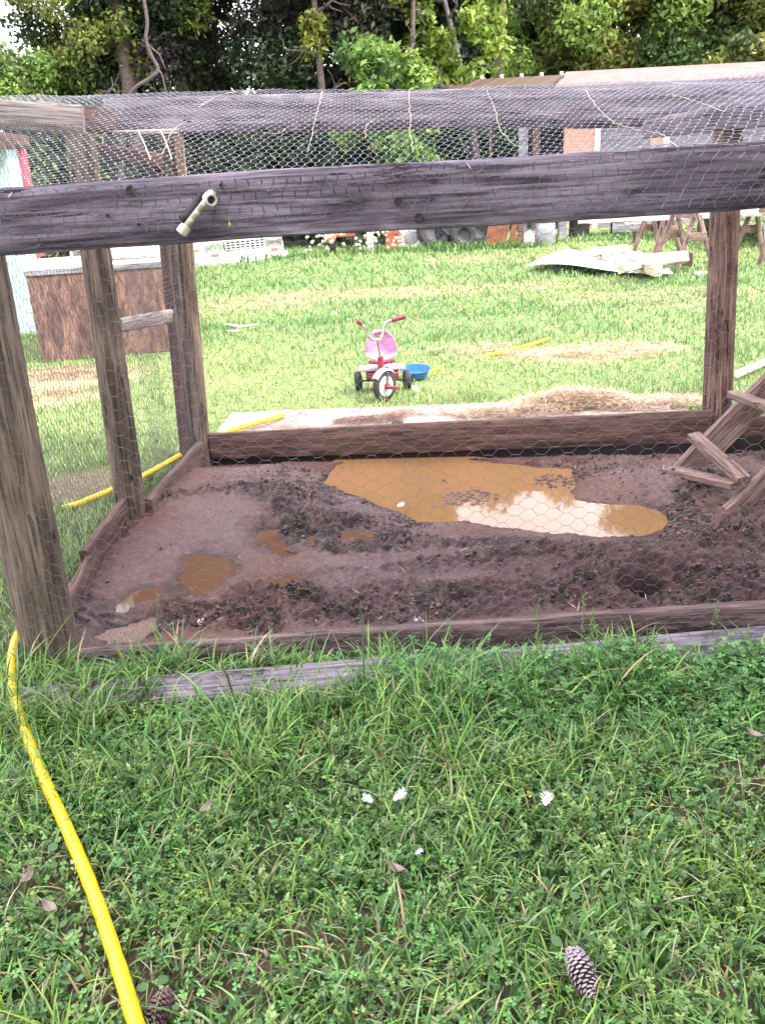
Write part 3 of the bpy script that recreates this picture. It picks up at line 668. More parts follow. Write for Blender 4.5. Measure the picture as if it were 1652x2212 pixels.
for f0, f1 in ((.20, .36), (.46, .60), (.68, .80)):
    mb = MB(); mb.lathe([(.0098, L * f0), (.0101, L * f0 + .002), (.0101, L * f1), (.0098, L * f1 + .001)], el, d, 20); mb.build('grimy_band', M_PVCD, t, Matrix.Identity(4))
mb = MB(); mb.lathe([(.009, L * .82), (.0165, L * .84), (.0172, L * .92), (.0172, L * 1.03), (.013, L * 1.06), (.0, L * 1.06)], el, d, 24); mb.build('end_cap', M_PVC, t, Matrix.Identity(4))
mb = MB(); mb.tube([px3(930, 330, Yp + .022), px3(800, 560, Yp + .02), px3(650, 740, Yp + .012), px3(545, 800, Yp + .005)], [.012, .012, .014, .013], 14); mb.build('black_sleeve', M_BLACK, t, Matrix.Identity(4))
mb = MB(); mb.ball(px3(1388, 880, Yp), .0042, 10, 8, (1, 1, 1.4)); mb.tube([px3(1388, 850, Yp), px3(1365, 760, Yp)], .0007, 4)
o = mb.build('seed_pod', simple('yellow_pod', (.75, .55, .05), .5)); tag(o, 'tiny yellow seed pod hanging on the wire over the beam', 'seed pod')
# nail heads and knots in the front beam
for px, py, r in ((280, 410, .012), (478, 400, .007), (232, 466, .006), (300, 486, .005), (860, 565 - 130, .012), (905, 545 - 75, .013)):
    c = P(px, py, yf(P(px, py, 2.7).x) - .0265)
    V = MB(); pr = [(r, .0), (r * .9, .003), (r * .55, .0022), (0.0001, .001)]
    V.lathe(pr, c + Vector((0, .006, 0)), (0, -1, 0), 14)
    V.build('knot', simple('knot_wood' + str(px), (.045, .028, .028), .8), fb, Matrix.Identity(4))

# ================================================================ HOSE
hp = [G(330, 2330, .10), G(300, 2230, .085), G(256, 2085, .06), (G(205, 1935, .05)), G(150, 1800, .045), G(95, 1680, .045), G(52, 1570, .045), G(26, 1480, .06), G(28, 1410, .07), G(42, 1368, .05), G(75, 1330, -.02), G(85, 1240, -.05), G(90, 1160, -.05), G(125, 1105, -.04),
      G(176, 1086, .05), G(240, 1059, .05), G(275, 1043, .03), G(310, 1028, .06), G(385, 986, .06), G(440, 955, .03), G(500, 930, .055), G(555, 914, .06), G(605, 900, .05), G(640, 888, -.05), G(800, 835, -.05), G(900, 812, -.03), G(945, 798, .01), G(965, 790, -.03), G(1040, 772, -.01), G(1100, 757, .03), G(1160, 740, .03), G(1200, 728, -.05), G(1260, 715, -.06)]
cv = catmull(hp, 10)
m, nt, bs = newmat('yellow_hose'); HOSEM = m
bs.inputs['Roughness'].default_value = .32
tc = N(nt, 'ShaderNodeTexCoord'); n = N(nt, 'ShaderNodeTexNoise', Scale=18.0, Detail=5.0); nt.links.new(tc.outputs['Object'], n.inputs['Vector'])
nt.links.new(ramp(nt, n.outputs['Fac'], [(.3, (.62, .40, .008)), (.6, (.80, .56, .012)), (.74, (.80, .56, .012)), (.82, (.30, .20, .04))]).outputs['Color'], bs.inputs['Base Color'])
wv = N(nt, 'ShaderNodeTexWave', Scale=60.0); nt.links.new(tc.outputs['Object'], wv.inputs['Vector']); bump(nt, bs, wv.outputs['Fac'], .15, .001)
mb = MB(); mb.tube(cv, [.0165 * (1 + .05 * math.sin(i_ * 1.7) * math.sin(i_ * .37)) for i_ in range(len(cv))], 14); o = mb.build('garden_hose', HOSEM, smooth=80); tag(o, 'bright yellow garden hose winding past the pen and across the lawn', 'hose')

# ================================================================ LADDER
t = empty('wooden_ladder', G(1520, 1050), 'crude wooden ramp ladder with nailed rungs lying against the right post', 'ladder')
def z7(x, y, Y): return P((1600 + x / 4.917) * .8533, (900 + y / 4.917) * .8533, Y)
def rail(a, b, Ya, Yb, w):
    a_, b_ = z7(*a, Ya), z7(*b, Yb); dr = (b_ - a_).normalized(); a_, b_ = a_, a_ + dr * 2.0
    upv = Vector((-dr.z, 0, dr.x)) if dr.x > 0 else UP
    upv = (UP - dr * UP.dot(dr)).normalized()
    timber('rail', a_ - upv * w / 2, b_ - upv * w / 2, upv, w, w, .038, W_LADDER, t, wob=.003)
rail((520, 1370), (1652, 225), 4.5, 4.72, .175)
rail((1100, 1930), (1652, 1400), 3.92, 4.0, .18)
for a, b, Ya, Yb, w in (((760, 1000), (1390, 1555), 4.40, 3.93, .072), ((470, 1425), (1290, 1625), 4.40, 3.93, .07), ((1260, 480), (1800, 690), 4.62, 4.05, .072)):
    timber('rung', z7(*a, Ya), z7(*b, Yb), (0, -.3, 1), w * .55, w * .55, w, W_LADDER, t, wob=.002).location.z += 0
# ================================================================ YARD OBJECTS
o = board4('concrete_slab', G(478, 958), G(478, 900), G(1510, 925), G(1460, 862), .05, M_STONE); tag(o, 'pale dirty slab on the ground behind the back base board', 'slab')
# tricycle
TP = G(832, 866); t = empty('tricycle', TP, 'pink and red child tricycle with front wheel turned, standing on the lawn', 'tricycle')
S = .00056
M0 = Matrix.Translation(TP)
def tz(x, y, dy=0):    # photo close-up position -> local point (x right, z up) at depth dy; ground at front wheel = 1290
    return Vector(((x - 700) * S * (1 + dy / 6.5), dy, (1290 - y) * S * 1.03 * (1 + dy / 6.5) - dy * .235))
def part(mb, name, mat, parent=t, **kw): return mb.build(name, mat, parent, M0, **kw)
fd = Vector((-.66, -.72, 0)).normalized(); fn = Vector((.72, -.66, 0)).normalized()
wc = Vector((.0, 0, .118))
def wheel(c, nrm, R, w, name, rim):
    mb = MB(); c = Vector(c); prof = [(R * .70, -w * .5), (R * .88, -w * .5), (R * .97, -w * .36), (R, -w * .12), (R, w * .12), (R * .97, w * .36), (R * .88, w * .5), (R * .70, w * .5)]
    mb.lathe(prof, c, nrm, 28, True); wo_ = part(mb, name, M_RUBBER)
    mb = MB(); mb.lathe([(.0, -w * .42), (R * .3, -w * .46), (R * .70, -w * .38), (R * .71, 0), (R * .70, w * .38), (R * .55, w * .42), (R * .5, w * .36), (R * .3, w * .42), (0, w * .46)], c, nrm, 28); part(mb, 'rim', rim, wo_)
    return wo_
wheel(wc, fn, .118, .045, 'wheel', M_WHITE)
wheel(Vector((-.205, .40, .078)), Vector((1, .12, 0)), .078, .05, 'wheel', M_BLACK)
wheel(Vector((.185, .36, .078)), Vector((1, .12, 0)), .078, .05, 'wheel', M_BLACK)
mb = MB(); mb.tube([Vector((-.205, .40, .078)), Vector((.185, .36, .078))], .007, 8); part(mb, 'axle', M_BLACK)
mb = MB(); h_ = wc + fn * .03; mb.lathe([(.0, .012), (.024, .010), (.026, 0), (.024, -.06)], h_, fn, 16); part(mb, 'hub', M_RED)
mb = MB(); mb.tube([h_ + fn * .01, h_ + fn * .012 + Vector((.01, -.01, .0))], .006, 6); mb.box(h_ + fn * .055 + Vector((.0, 0, -.005)), (.10, .05, .022), Matrix.Rotation(-.5, 3, 'Z')); part(mb, 'pedal', M_RED, bev=.006)
mb = MB(); mb.box(wc - fn * .08 + Vector((0, 0, -.03)), (.09, .05, .022), Matrix.Rotation(-.5, 3, 'Z')); part(mb, 'pedal', M_RED, bev=.006)
hd = Vector((-.02, .05, .27))
mb = MB(); mb.tube([wc + fn * .036 + Vector((0, 0, 0)), wc + fn * .036 + Vector((0, .01, .10)), hd + fn * .02 + Vector((0, 0, -.02)), hd], .008, 8); mb.tube([wc - fn * .036, wc - fn * .036 + Vector((0, .01, .10)), hd - fn * .02 + Vector((0, 0, -.02)), hd], .008, 8); part(mb, 'fork', M_CHROME)
# fender
mb = MB(); vs = []; fs = []
for i in range(9):
    a = math.radians(35 + i * 13)
    for j, s_ in enumerate((-.033, -.02, .02, .033)): vs.append(wc + fd * math.cos(a) * .132 + UP * math.sin(a) * .132 + fn * s_ - UP * (.012 if j in (0, 3) else 0))
for i in range(8):
    for j in range(3): fs.append((i * 4 + j, i * 4 + j + 1, i * 4 + j + 5, i * 4 + j + 4))
mb.add(vs, fs); o = part(mb, 'fender', M_PINKP); sd_ = o.modifiers.new('s', 'SOLIDIFY'); sd_.thickness = .004
mb = MB(); mb.tube([hd - UP * .03, hd + UP * .06], [.026, .022], 14); part(mb, 'head_tube', M_RED)
mb = MB(); mb.tube([hd + UP * .05, tz(628, 480, .05)], .008, 8); part(mb, 'stem', M_CHROME)
st = tz(628, 480, .05)
bl = catmull([tz(428, 262, -.02), tz(470, 310, .0), tz(500, 410, .03), tz(560, 468, .045), st, tz(700, 460, .05), tz(735, 330, .07), tz(775, 265, .08), tz(840, 243, .09)], 5)
mb = MB(); mb.tube(bl, .0115, 10); part(mb, 'handlebar', M_CHROME)
for a, b in ((tz(375, 225, -.05), tz(432, 268, -.02)), (tz(835, 243, .09), tz(1022, 205, .10))):
    mb = MB(); mb.tube([a, lerp(a, b, .15), lerp(a, b, .85), b], [.014, .0165, .0165, .0155], 12); part(mb, 'grip', M_RED)
# seat: bucket shell with slot
def shell(name, mat):
    mb = MB(); vs = []; fs = []; nu_, nv_ = 17, 13
    for j in range(nv_):
        v = j / (nv_ - 1)
        for i in range(nu_):
            u = -1 + 2 * i / (nu_ - 1)
            # v 0 seat front .. 1 back top
            w = .125 * (math.sin(math.pi * min(1, .30 + v * .55)) ** .6) * (1 - .35 * sstep(.75, 1, np.array(v)))
            if v < .4: y = .16 + v * .45; z = .285 - .0 + .03 * (v < .05) * 0 - .01 * math.sin(v / .4 * math.pi)
            else: q = (v - .4) / .6; y = .34 + q * .05; z = .285 + q * .20
            y -= (.07 * u * u) * (v > .35) * min(1, (v - .35) * 3); z += .035 * u * u * (1 - v)
            vs.append(Vector((-.01 + u * float(w), y, z)))
    for j in range(nv_ - 1):
        for i in range(nu_ - 1):
            if name == 'seat' and 10 <= j <= 10 and 5 <= i <= 10: continue
            fs.append((j * nu_ + i, j * nu_ + i + 1, (j + 1) * nu_ + i + 1, (j + 1) * nu_ + i))
    mb.add(vs, fs); o = part(mb, name, mat, smooth=80); s_ = o.modifiers.new('s', 'SOLIDIFY'); s_.thickness = .008; return o
shell('seat', M_PINK)
mb = MB(); mb.tube([Vector((-.052, .355, .452)), Vector((-.01, .365, .458)), Vector((.032, .355, .452))], .009, 8); part(mb, 'back_handle', M_RED)
mb = MB(); mb.tube([Vector((-.11, .17, .272)), Vector((-.01, .15, .262)), Vector((.09, .17, .272))], [.012, .017, .012], 8); part(mb, 'seat_edge', M_RED)
mb = MB(); mb.tube([hd + Vector((0, .01, .0)), Vector((-.01, .2, .24)), Vector((-.01, .38, .14))], .018, 10); mb.box((-.01, .33, .135), (.26, .14, .05)); part(mb, 'frame', M_RED, bev=.01)
mb = MB(); mb.box((-.01, .36, .185), (.37, .13, .035)); part(mb, 'rear_step', M_PINKP, bev=.014)
# bowl + ball + litter
BP = G(899, 824); mb = MB(); mb.lathe([(.0, .006), (.10, .006), (.118, .060), (.130, .066), (.131, .070), (.122, .070), (.095, .015), (0, .012)], (0, 0, 0), UP, 36); o = mb.build('plastic_basin', M_BLUE, M=Matrix.Translation(BP + Vector((0, 0, .03)))); o.matrix_basis = Matrix.Translation(BP + Vector((0, .1, .02))) @ Matrix.Rotation(.12, 4, 'X'); tag(o, 'shallow blue plastic basin on the lawn behind the tricycle', 'basin')
o = MB().ball(G(897, 851) + UP * .035, .032).build('ball', M_WHITE); tag(o, 'small white ball in the grass by the tricycle', 'ball')
def litter(px, py, lab, cat, name, r, mat=M_WHITE, Y=None):
    c = G(px, py, .03); mb = MB(); a = random.random() * 6
    for k in range(3):
        a += 1.7; q = c + Vector((math.cos(a), math.sin(a), .2)) * r * .4; mb.ball(q, r * random.uniform(.4, .7), 7, 5, (1, .7, .35))
    o = mb.build(name, mat); tag(o, lab, cat)
litter(707, 897, 'scrap of white paper at the edge of the slab', 'paper scrap', 'paper_scrap', .04)
litter(1125, 858, 'pale crumpled scrap in the grass behind the straw', 'paper scrap', 'paper_scrap', .03)
litter(1168, 623, 'white scrap lying left below the metal sheet', 'paper scrap', 'paper_scrap', .06)
litter(1108, 650, 'white scrap at the edge of the worn grass', 'paper scrap', 'paper_scrap', .05)
litter(858, 914, 'dark dropping lying on the pale slab', 'dropping', 'dark_clod', .05, M_BLACK)
mb = MB(); mb.tube([G(492, 709) + UP * .05, G(520, 717) + UP * .06, G(560, 711) + UP * .06], [.025, .035, .015], 6, flat=.4); mb.tube([G(494, 722) + UP * .04, G(515, 724) + UP * .05], .02, 6, flat=.4)
o = mb.build('plastic_strip', M_WHITE); tag(o, 'broken white plastic strip lying in the grass right of the crate', 'plastic strip')
mb = MB(); mb.tube([G(1590, 822) + UP * .05, G(1652, 796) + UP * .06, G(1750, 760) + UP * .05], .03, 8); o = mb.build('white_pipe', M_WHITE); tag(o, 'long white pipe lying in the grass right of the post', 'pipe')

# plywood crate
c0, c1 = G(92, 783), G(425, 752); dr = (c1 - c0); dr.z = 0; L = dr.length; dr.normalize(); hgt = P(65, 592, c0.y).z
rz = math.atan2(dr.y, dr.x); t = empty('plywood_crate', c0, 'big reddish chipboard crate with white lid beyond the left posts', 'crate', rz=rz)
osb, nt, bs = newmat('chipboard'); tc = N(nt, 'ShaderNodeTexCoord'); mp = N(nt, 'ShaderNodeMapping'); mp.inputs['Scale'].default_value = (16, 16, 5); nt.links.new(tc.outputs['Object'], mp.inputs['Vector'])
v = N(nt, 'ShaderNodeTexVoronoi', Scale=1.6, Randomness=1.0); n = N(nt, 'ShaderNodeTexNoise', Scale=.8, Detail=8.0, Roughness=.7, Distortion=1.2); nt.links.new(mp.outputs[0], v.inputs['Vector']); nt.links.new(mp.outputs[0], n.inputs['Vector'])
c_ = mixc(nt, .6, ramp(nt, n.outputs['Fac'], [(.38, (.075, .042, .04)), (.5, (.16, .088, .075)), (.62, (.28, .165, .13))]).outputs['Color'], ramp(nt, v.outputs['Color'], [(.1, (.45, .45, .45)), (.9, (1.4, 1.35, 1.3))]).outputs['Color'], 'MULTIPLY'); nt.links.new(c_, bs.inputs['Base Color']); bs.inputs['Roughness'].default_value = .85
MB().box((L / 2, 0, hgt / 2), (L, .02, hgt)).build('front_panel', osb, t); MB().box((.01, .75, hgt / 2), (.02, 1.48, hgt)).build('side_panel', osb, t); MB().box((L - .01, .75, hgt / 2 + .02), (.02, 1.48, hgt + .04)).build('side_panel', M_WHITE, t)
MB().box((L / 2, 1.5, hgt / 2), (L, .02, hgt)).build('back_panel', osb, t); MB().box((L / 2, .76, hgt + .03), (L + .05, 1.56, .035)).build('lid', M_WHITE, t, bev=.004)
MB().box((L * .5, -.0, hgt + .005), (L + .02, .045, .05)).build('top_batten', W_GREY, t)
# tarp heap on the crate (pale mound)
mb = MB(); mb.ball((0, 0, 0), .5, 20, 10, (1.3, .8, .22)); o = mb.build('folded_tarp', M_WHITE, M=Matrix.Translation(c0 + dr * .95 + Vector((0, .75, hgt + .1)))); tag(o, 'white bundled tarp on top of the chipboard crate', 'tarp')

# turquoise shed at left
t = empty('garden_shed', G(88, 722), 'pale turquoise painted shed with red corner trim at the left edge', 'shed')
q = G(88, 722); Yq = q.y; zt = P(40, 318, Yq).z
MB().box((-1.25, .25, zt / 2), (2.5, .5, zt)).build('wall', M_AQUA, t)
for k in range(1, 8): MB().box((-2.5 + k * .31, -.008, zt / 2), (.02, .012, zt - .06)).build('batten', M_AQUA, t)
tr = MB().box((-.0, .43, .5 * (zt + P(60, 560, Yq).z)), (.10, .18, zt - P(60, 560, Yq).z)).build('corner_trim', M_REDP, t)
MB().box((-1.3, .1, zt + .09), (2.8, .9, .12)).build('roof', W_STUD, t, bev=.01)
MB().box((-1.2, -.38, zt + .02), (2.9, .03, .12)).build('fascia', W_STUD, t)

# junk row ----------------------------------------------------------------
def vehicle(c, W, Lg, label, cat, plate, rz, lights, cabh, kind):
    t = empty('pickup_truck' if kind == 'truck' else 'parked_car', c, label, cat, rz=rz)
    hh = .98 if kind == 'truck' else .85
    mb = MB(); prof = [(0, .30), (0, .62), (.04, .80), (.10, hh), (1.25, hh + .07), (1.3, hh + .07), (1.3, .30)] if kind == 'truck' else [(0, .28), (-.04, .55), (.03, .72), (.2, hh - .05), (1.3, hh + .02), (1.3, .28)]
    n = len(prof); vs = [Vector((s_ * W / 2 * (.97 if p[1] > .9 else 1), p[0], p[1])) for s_ in (-1, 1) for p in prof]
    fs = [tuple(range(n)), tuple(n + k for k in range(n - 1, -1, -1))] + [(k, k + n, (k + 1) % n + n, (k + 1) % n) for k in range(n)]
    mb.add(vs, fs); mb.box((0, Lg / 2 + .65, .62), (W, Lg - 1.3, .72)); body = mb.build('body', M_WHITE, t, smooth=30, bev=.03)
    mb = MB(); cab = [(1.15, hh), (1.75, cabh), (2.9, cabh), (3.2, hh)]
    vs = [Vector((s_ * W / 2 * (.93 if k in (0, 3) else .80), p[0], p[1])) for s_ in (-1, 1) for k, p in enumerate(cab)]
    mb.add(vs, [(0, 1, 2, 3), (7, 6, 5, 4), (0, 4, 5, 1), (1, 5, 6, 2), (2, 6, 7, 3), (3, 7, 4, 0)]); mb.build('cab', M_WHITE, t, bev=.03)
    mb = MB(); s_ = W * .40; mb.add([(-s_, 1.20, hh + .04), (s_, 1.20, hh + .04), (s_ * .92, 1.70, cabh - .06), (-s_ * .92, 1.70, cabh - .06)], [(0, 1, 2, 3)]); o = mb.build('windshield', M_GLASS, t); o.modifiers.new('s', 'SOLIDIFY').thickness = .03
    for sx in (-1, 1):
        mb = MB(); mb.add([(sx * W * .455, 1.5, hh + .05), (sx * W * .455, 2.9, hh + .05), (sx * W * .41, 2.75, cabh - .08), (sx * W * .41, 1.85, cabh - .08)], [(0, 1, 2, 3)]); o = mb.build('side_window', M_GLASS, t); o.modifiers.new('s', 'SOLIDIFY').thickness = .02
        for yy in (.85, Lg - .9):
            mb = MB(); mb.lathe([(.2, -.1), (.34, -.1), (.36, -.05), (.36, .05), (.34, .1), (.2, .1)], (sx * (W / 2 - .11), yy, .36), (1, 0, 0), 24, True); w_ = mb.build('wheel', M_RUBBER, t)
            mb = MB(); mb.lathe([(.0, -.08), (.2, -.08), (.2, .08), (0, .08)], (sx * (W / 2 - .11), yy, .36), (1, 0, 0), 20); mb.build('hubcap', M_GREYM, w_)
        mb = MB(); mb.box((sx * W * .37, -.008, .72), (W * .21, .03, .19)); hl = mb.build('headlight_bezel', M_GREYM, t)
        for dx in (-.05, .05):
            mb = MB(); mb.box((sx * W * .37 + dx * W * .5 * 2, -.026, .72), (W * .085, .02, .12)); mb.build('headlight', M_CHROME, hl, bev=.01)
        mb = MB(); mb.box((sx * W * .37, -.02, .54), (.17, .03, .07)); mb.build('indicator', M_ORANGE, t)
        mb = MB(); mb.box((sx * (W / 2 + .12), 1.35, hh + .16), (.18, .08, .15)); mb.build('mirror', M_BLACK, t, bev=.02)
    g = MB().box((0, -.012, .72), (W * .5, .03, .20)).build('grille', M_BLACK, t)
    mb = MB()
    for k in range(9): mb.box((-W * .24 + k * W * .06, -.03, .72), (.022, .02, .20))
    for k in range(4): mb.box((0, -.034, .64 + k * .055), (W * .5, .02, .014))
    mb.build('grille_bars', M_WHITE, g)
    MB().box((0, -.09, .42), (W * 1.0, .14, .17)).build('bumper', M_WHITE, t, bev=.02)
    if plate:
        p = MB().box((plate, -.172, .45), (.40, .02, .20)).build('licence_plate', simple('plate_paint', (.62, .60, .72), .4), t, bev=.004)
        ink = simple('plate_ink', (.10, .08, .25), .5)
        for k in (0, 1, 2, 4, 5):                       # letter-like strokes, unreadable in the photo
            xx = plate - .15 + k * .055; mb = MB(); mb.box((xx, -.185, .45), (.010, .006, .09)); mb.box((xx + .018, -.185, .49), (.034, .006, .012)); mb.box((xx + .014, -.185, .445), (.03, .006, .012)); mb.build('letter', ink, p)
    return t
a, b = G(440, 572), G(632, 552); W = (b - a).length * .98
vehicle(Vector(((a.x + b.x) / 2, a.y + .1, -.33)), min(2.1, W), 5.0, 'white pickup truck facing the camera with weeds in front of its plate', 'truck', .02, math.atan2(b.y - a.y, b.x - a.x) + .06, 2, 1.75, 'truck')
a = G(160, 612); 
vehicle(P(300, 575, 15.5) * Vector((1, 1, 0)) if False else Vector((P(285, 560, 14.5).x, 14.5, 0)), 1.85, 4.6, 'white car parked behind the chipboard crate', 'car', 0, .25, 2, 1.32, 'car')
YJ = 21.3
def jx(px): return P(px, 520, YJ).x
def jz(px, py, Y=YJ): return P(px, py, Y).z
def boxpx(name, x0, y0, x1, y1, Y, dep, mat, label, cat, rot=0, bev=.01, parts=None, roll=0):
    """object spanning the photo box, standing on the ground"""
    a, b = P(x0, y1, Y), P(x1, y1, Y); top = P((x0 + x1) / 2, y0, Y).z; w = b.x - a.x
    t = empty(name, Vector(((a.x + b.x) / 2, Y, 0)), label, cat, rz=rot); h = max(.05, top)
    R = Matrix.Rotation(roll, 3, 'Y')
    MB().box((0, dep / 2, h / 2), (w, dep, h), R).build('body', mat, t, bev=bev)
    return t, w, h
t, w, h = boxpx('washing_machine', 867, 480, 911, 548, YJ, .62, M_WHITE, 'white appliance cabinet standing beside the orange panel', 'appliance')
MB().box((0, -.01, h * .93), (w * .96, .03, h * .10)).build('control_panel', M_GREYM, t); MB().lathe([(w * .3, 0), (w * .34, .02), (w * .28, .03), (0, .015)], (0, 0, h * .48), (0, -1, 0), 24).build('door', M_GREYM, t)
o, w, h = boxpx('metal_cabinet', 834, 485, 866, 552, YJ - .2, .3, M_ORANGE, 'flat orange rusty cabinet left of the white appliance', 'cabinet'); MB().box((w * .3, -.015, h * .6), (.03, .03, .12)).build('handle', M_RUST, o)
t, w, h = boxpx('square_post', 795, 440, 809, 566, YJ - .6, .16, simple('white_post_paint', (.62, .62, .66), .6, dirt=(.3, .3, .3)), 'weathered white square post in front of the rusty tiller', 'post')
t, w, h = boxpx('square_post', 1206, 440, 1223, 525, YJ + .3, .18, W_GREY, 'grey square post at the corner of the timber stack', 'post')
# rusty tiller
c = Vector((jx(745), YJ - .3, 0)); t = empty('garden_tiller', c, 'rusty orange garden tiller among seed heads', 'tiller')
MB().box((0, 0, .55), (.5, .5, .3)).box((-.2, 0, .78), (.12, .2, .5)).build('engine', M_ORANGE, t, bev=.02)
for sx in (-1, 1): 
    mb = MB(); mb.lathe([(.1, -.06), (.22, -.06), (.24, 0), (.22, .06), (.1, .06)], (sx * .28, 0, .24), (1, 0, 0), 20, True); mb.build('wheel', M_RUBBER, t)
    MB().tube([(sx * .1, .2, .6), (sx * .25, .9, 1.1), (sx * .28, 1.1, 1.12)], .02, 8).build('handle', M_RUST, t)
MB().ball((.28, -.2, .66), .12, 12, 8).build('fuel_tank', M_RED, t); MB().ball((-.32, -.3, .42), .14, 12, 8).build('cover', simple('faded_orange', (.7, .25, .15), .6), t); MB().ball((.2, -.2, .92), .05).build('cap', M_WHITE, t)
# dark tyres and engine parts
for k, (px, py, R, yy, up_) in enumerate(((938, 520, .42, 0, 0), (1035, 505, .38, .5, 0), (1000, 535, .30, -.2, 0))):
    c = P(px, py, YJ + yy); c.z = R * .97; t = empty('old_tyre', Vector((c.x, c.y, 0)), ('worn tyre leaning beside the white appliance', 'worn tyre standing next to the rusty sheets', 'low worn tyre in front of the engine block')[k], 'tyre', 'old tyres in the junk row')
    MB().lathe([(R * .55, -.09), (R * .85, -.11), (R * .98, -.07), (R, 0), (R * .98, .07), (R * .85, .11), (R * .55, .09)], (0, 0, R * .97), Vector((.2, -1, .08)), 30, True).build('tread', M_RUBBER, t)
    MB().lathe([(0, -.03), (R * .3, -.03), (R * .55, .0), (R * .57, -.08)], (0, 0, R * .97), Vector((.2, -1, .08)), 24).build('rim', simple('rim%d' % k, (.08, .08, .10), .5), t)
c = P(975, 520, YJ + .3); t = empty('engine_block', Vector((c.x, c.y, 0)), 'dark engine block with bright chrome cover between the tyres', 'engine')
MB().box((0, 0, .35), (.8, .6, .6)).build('block', M_BLACK, t, bev=.03); MB().box((.02, -.33, .62), (.5, .08, .12)).build('valve_cover', M_CHROME, t, bev=.03); MB().ball((.0, -.2, .98), .09).build('air_filter', M_WHITE, t)
MB().tube([(-.3, -.3, .5), (-.1, -.36, .3), (.2, -.34, .25)], .03, 8).build('hose', M_RUBBER, t); MB().box((0, .2, .78), (.7, .3, .3)).build('radiator', M_BLACK, t)
# leaning rusty sheets
for k, (x0, x1, lean, hh_, mt) in enumerate(((1052, 1082, .22, 1.0, M_RUST), (1078, 1096, .25, .95, M_RUST), (1104, 1116, .18, .85, M_RUST), (1120, 1132, .14, .85, W_STUD))):
    c = P(x0 - 6, 540, YJ - .1 + .05 * k); t_ = MB(); w = P(x1, 540, YJ).x - P(x0, 540, YJ).x
    t_.box((0, 0, hh_ / 2), (w, .03, hh_)); o = t_.build('scrap_sheet', mt, M=Matrix.Translation((c.x + w / 2, c.y, 0)) @ Matrix.Rotation(lean, 4, 'Y') @ Matrix.Rotation(-.12, 4, 'X'), bev=.004)
    tag(o, ('widest rusty sheet, leftmost of the leaning row', 'rusty sheet tucked behind the widest one', 'narrow rusty sheet in the middle of the leaning row', 'brown board at the right end of the leaning row')[k], 'metal sheet', 'sheets leaning in the junk row')
c = P(1160, 500, YJ + .2); t = MB().box((0, 0, .95), (.8, .05, .5)).box((-.35, 0, .35), (.06, .06, .7)).box((.35, 0, .35), (.06, .06, .7)).build('rusty_sign', M_RUST, M=Matrix.Translation((c.x, c.y, 0)), bev=.005); tag(t, 'rusty iron panel on legs behind the grey can', 'panel')
c = P(1177, 530, YJ - .7); t = empty('metal_can', Vector((c.x, c.y, 0)), 'tall grey metal can with lid standing in the weeds', 'can')
MB().lathe([(0, 0), (.20, 0), (.22, .05), (.22, .46), (.20, .50)], (0, 0, 0), UP, 24).build('body', M_GREYM, t); MB().lathe([(.21, .50), (.22, .52), (.1, .56), (0, .57)], (0, 0, 0), UP, 24).build('lid', M_GREYM, t); MB().tube([(-.22, 0, .38), (-.28, 0, .32), (-.22, 0, .26)], .01, 6).build('handle', M_GREYM, t)
c = P(1142, 530, YJ - .9); t = empty('plastic_jug', Vector((c.x, c.y, 0)), 'white plastic jug in the weeds beside the can', 'jug'); MB().lathe([(0, 0), (.11, 0), (.12, .05), (.12, .25), (.05, .33), (.05, .38)], (0, 0, 0), UP, 16).build('body', M_WHITE, t); MB().lathe([(.055, .36), (.055, .40), (0, .40)], (0, 0, 0), UP, 12).build('cap', M_BLUE, t)
# pale scrap near tyres
litter(1018 - 88, 563, 'crumpled white bag on the grass in front of the tyres', 'bag', 'crumpled_bag', .12)
# timber stack under the shed
for k in range(7):
    x0 = 1225 + (k % 3) * 12; r_ = random.uniform(-3, 3)
    a, b = P(x0, 486 + r_, YJ + .9), P(1440 + 30 * (k % 2), 474 + r_, YJ + .9)
    z = .55 + .17 * (k // 2) * .9; off = Vector((0, .28 * (k % 2) + .05 * k, 0))
    o = timber('stacked_timber', Vector((a.x, a.y, z)) + off, Vector((b.x + .1 * k, b.y, z + .02)) + off, (0, 0, 1), .15, .15, .26, (W_STUD, W_GREY, W_PALE)[k % 3], wob=.01)
    tag(o, 'rough sawn beam in the dark stack below the shed', 'timber', 'rough beams stacked below the shed')
for k in range(3):
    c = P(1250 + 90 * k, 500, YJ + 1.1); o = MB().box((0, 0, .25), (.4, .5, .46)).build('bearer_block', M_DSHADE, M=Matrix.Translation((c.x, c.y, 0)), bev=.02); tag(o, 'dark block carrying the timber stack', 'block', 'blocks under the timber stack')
o = board4('grey_board', P(1322, 482, 19.5), P(1322, 503, 19.5), P(1415, 476, 19.5), P(1415, 497, 19.5), .04, W_GREY); tag(o, 'grey board leaning on edge behind the sawhorses', 'board')
o = timber('board_prop', Vector((P(1370, 500, 19.6).x, 19.6, 0)), P(1370, 492, 19.6), (0, 1, 0), .06, .06, .06, W_STUD); tag(o, 'short prop holding up the grey board', 'prop')
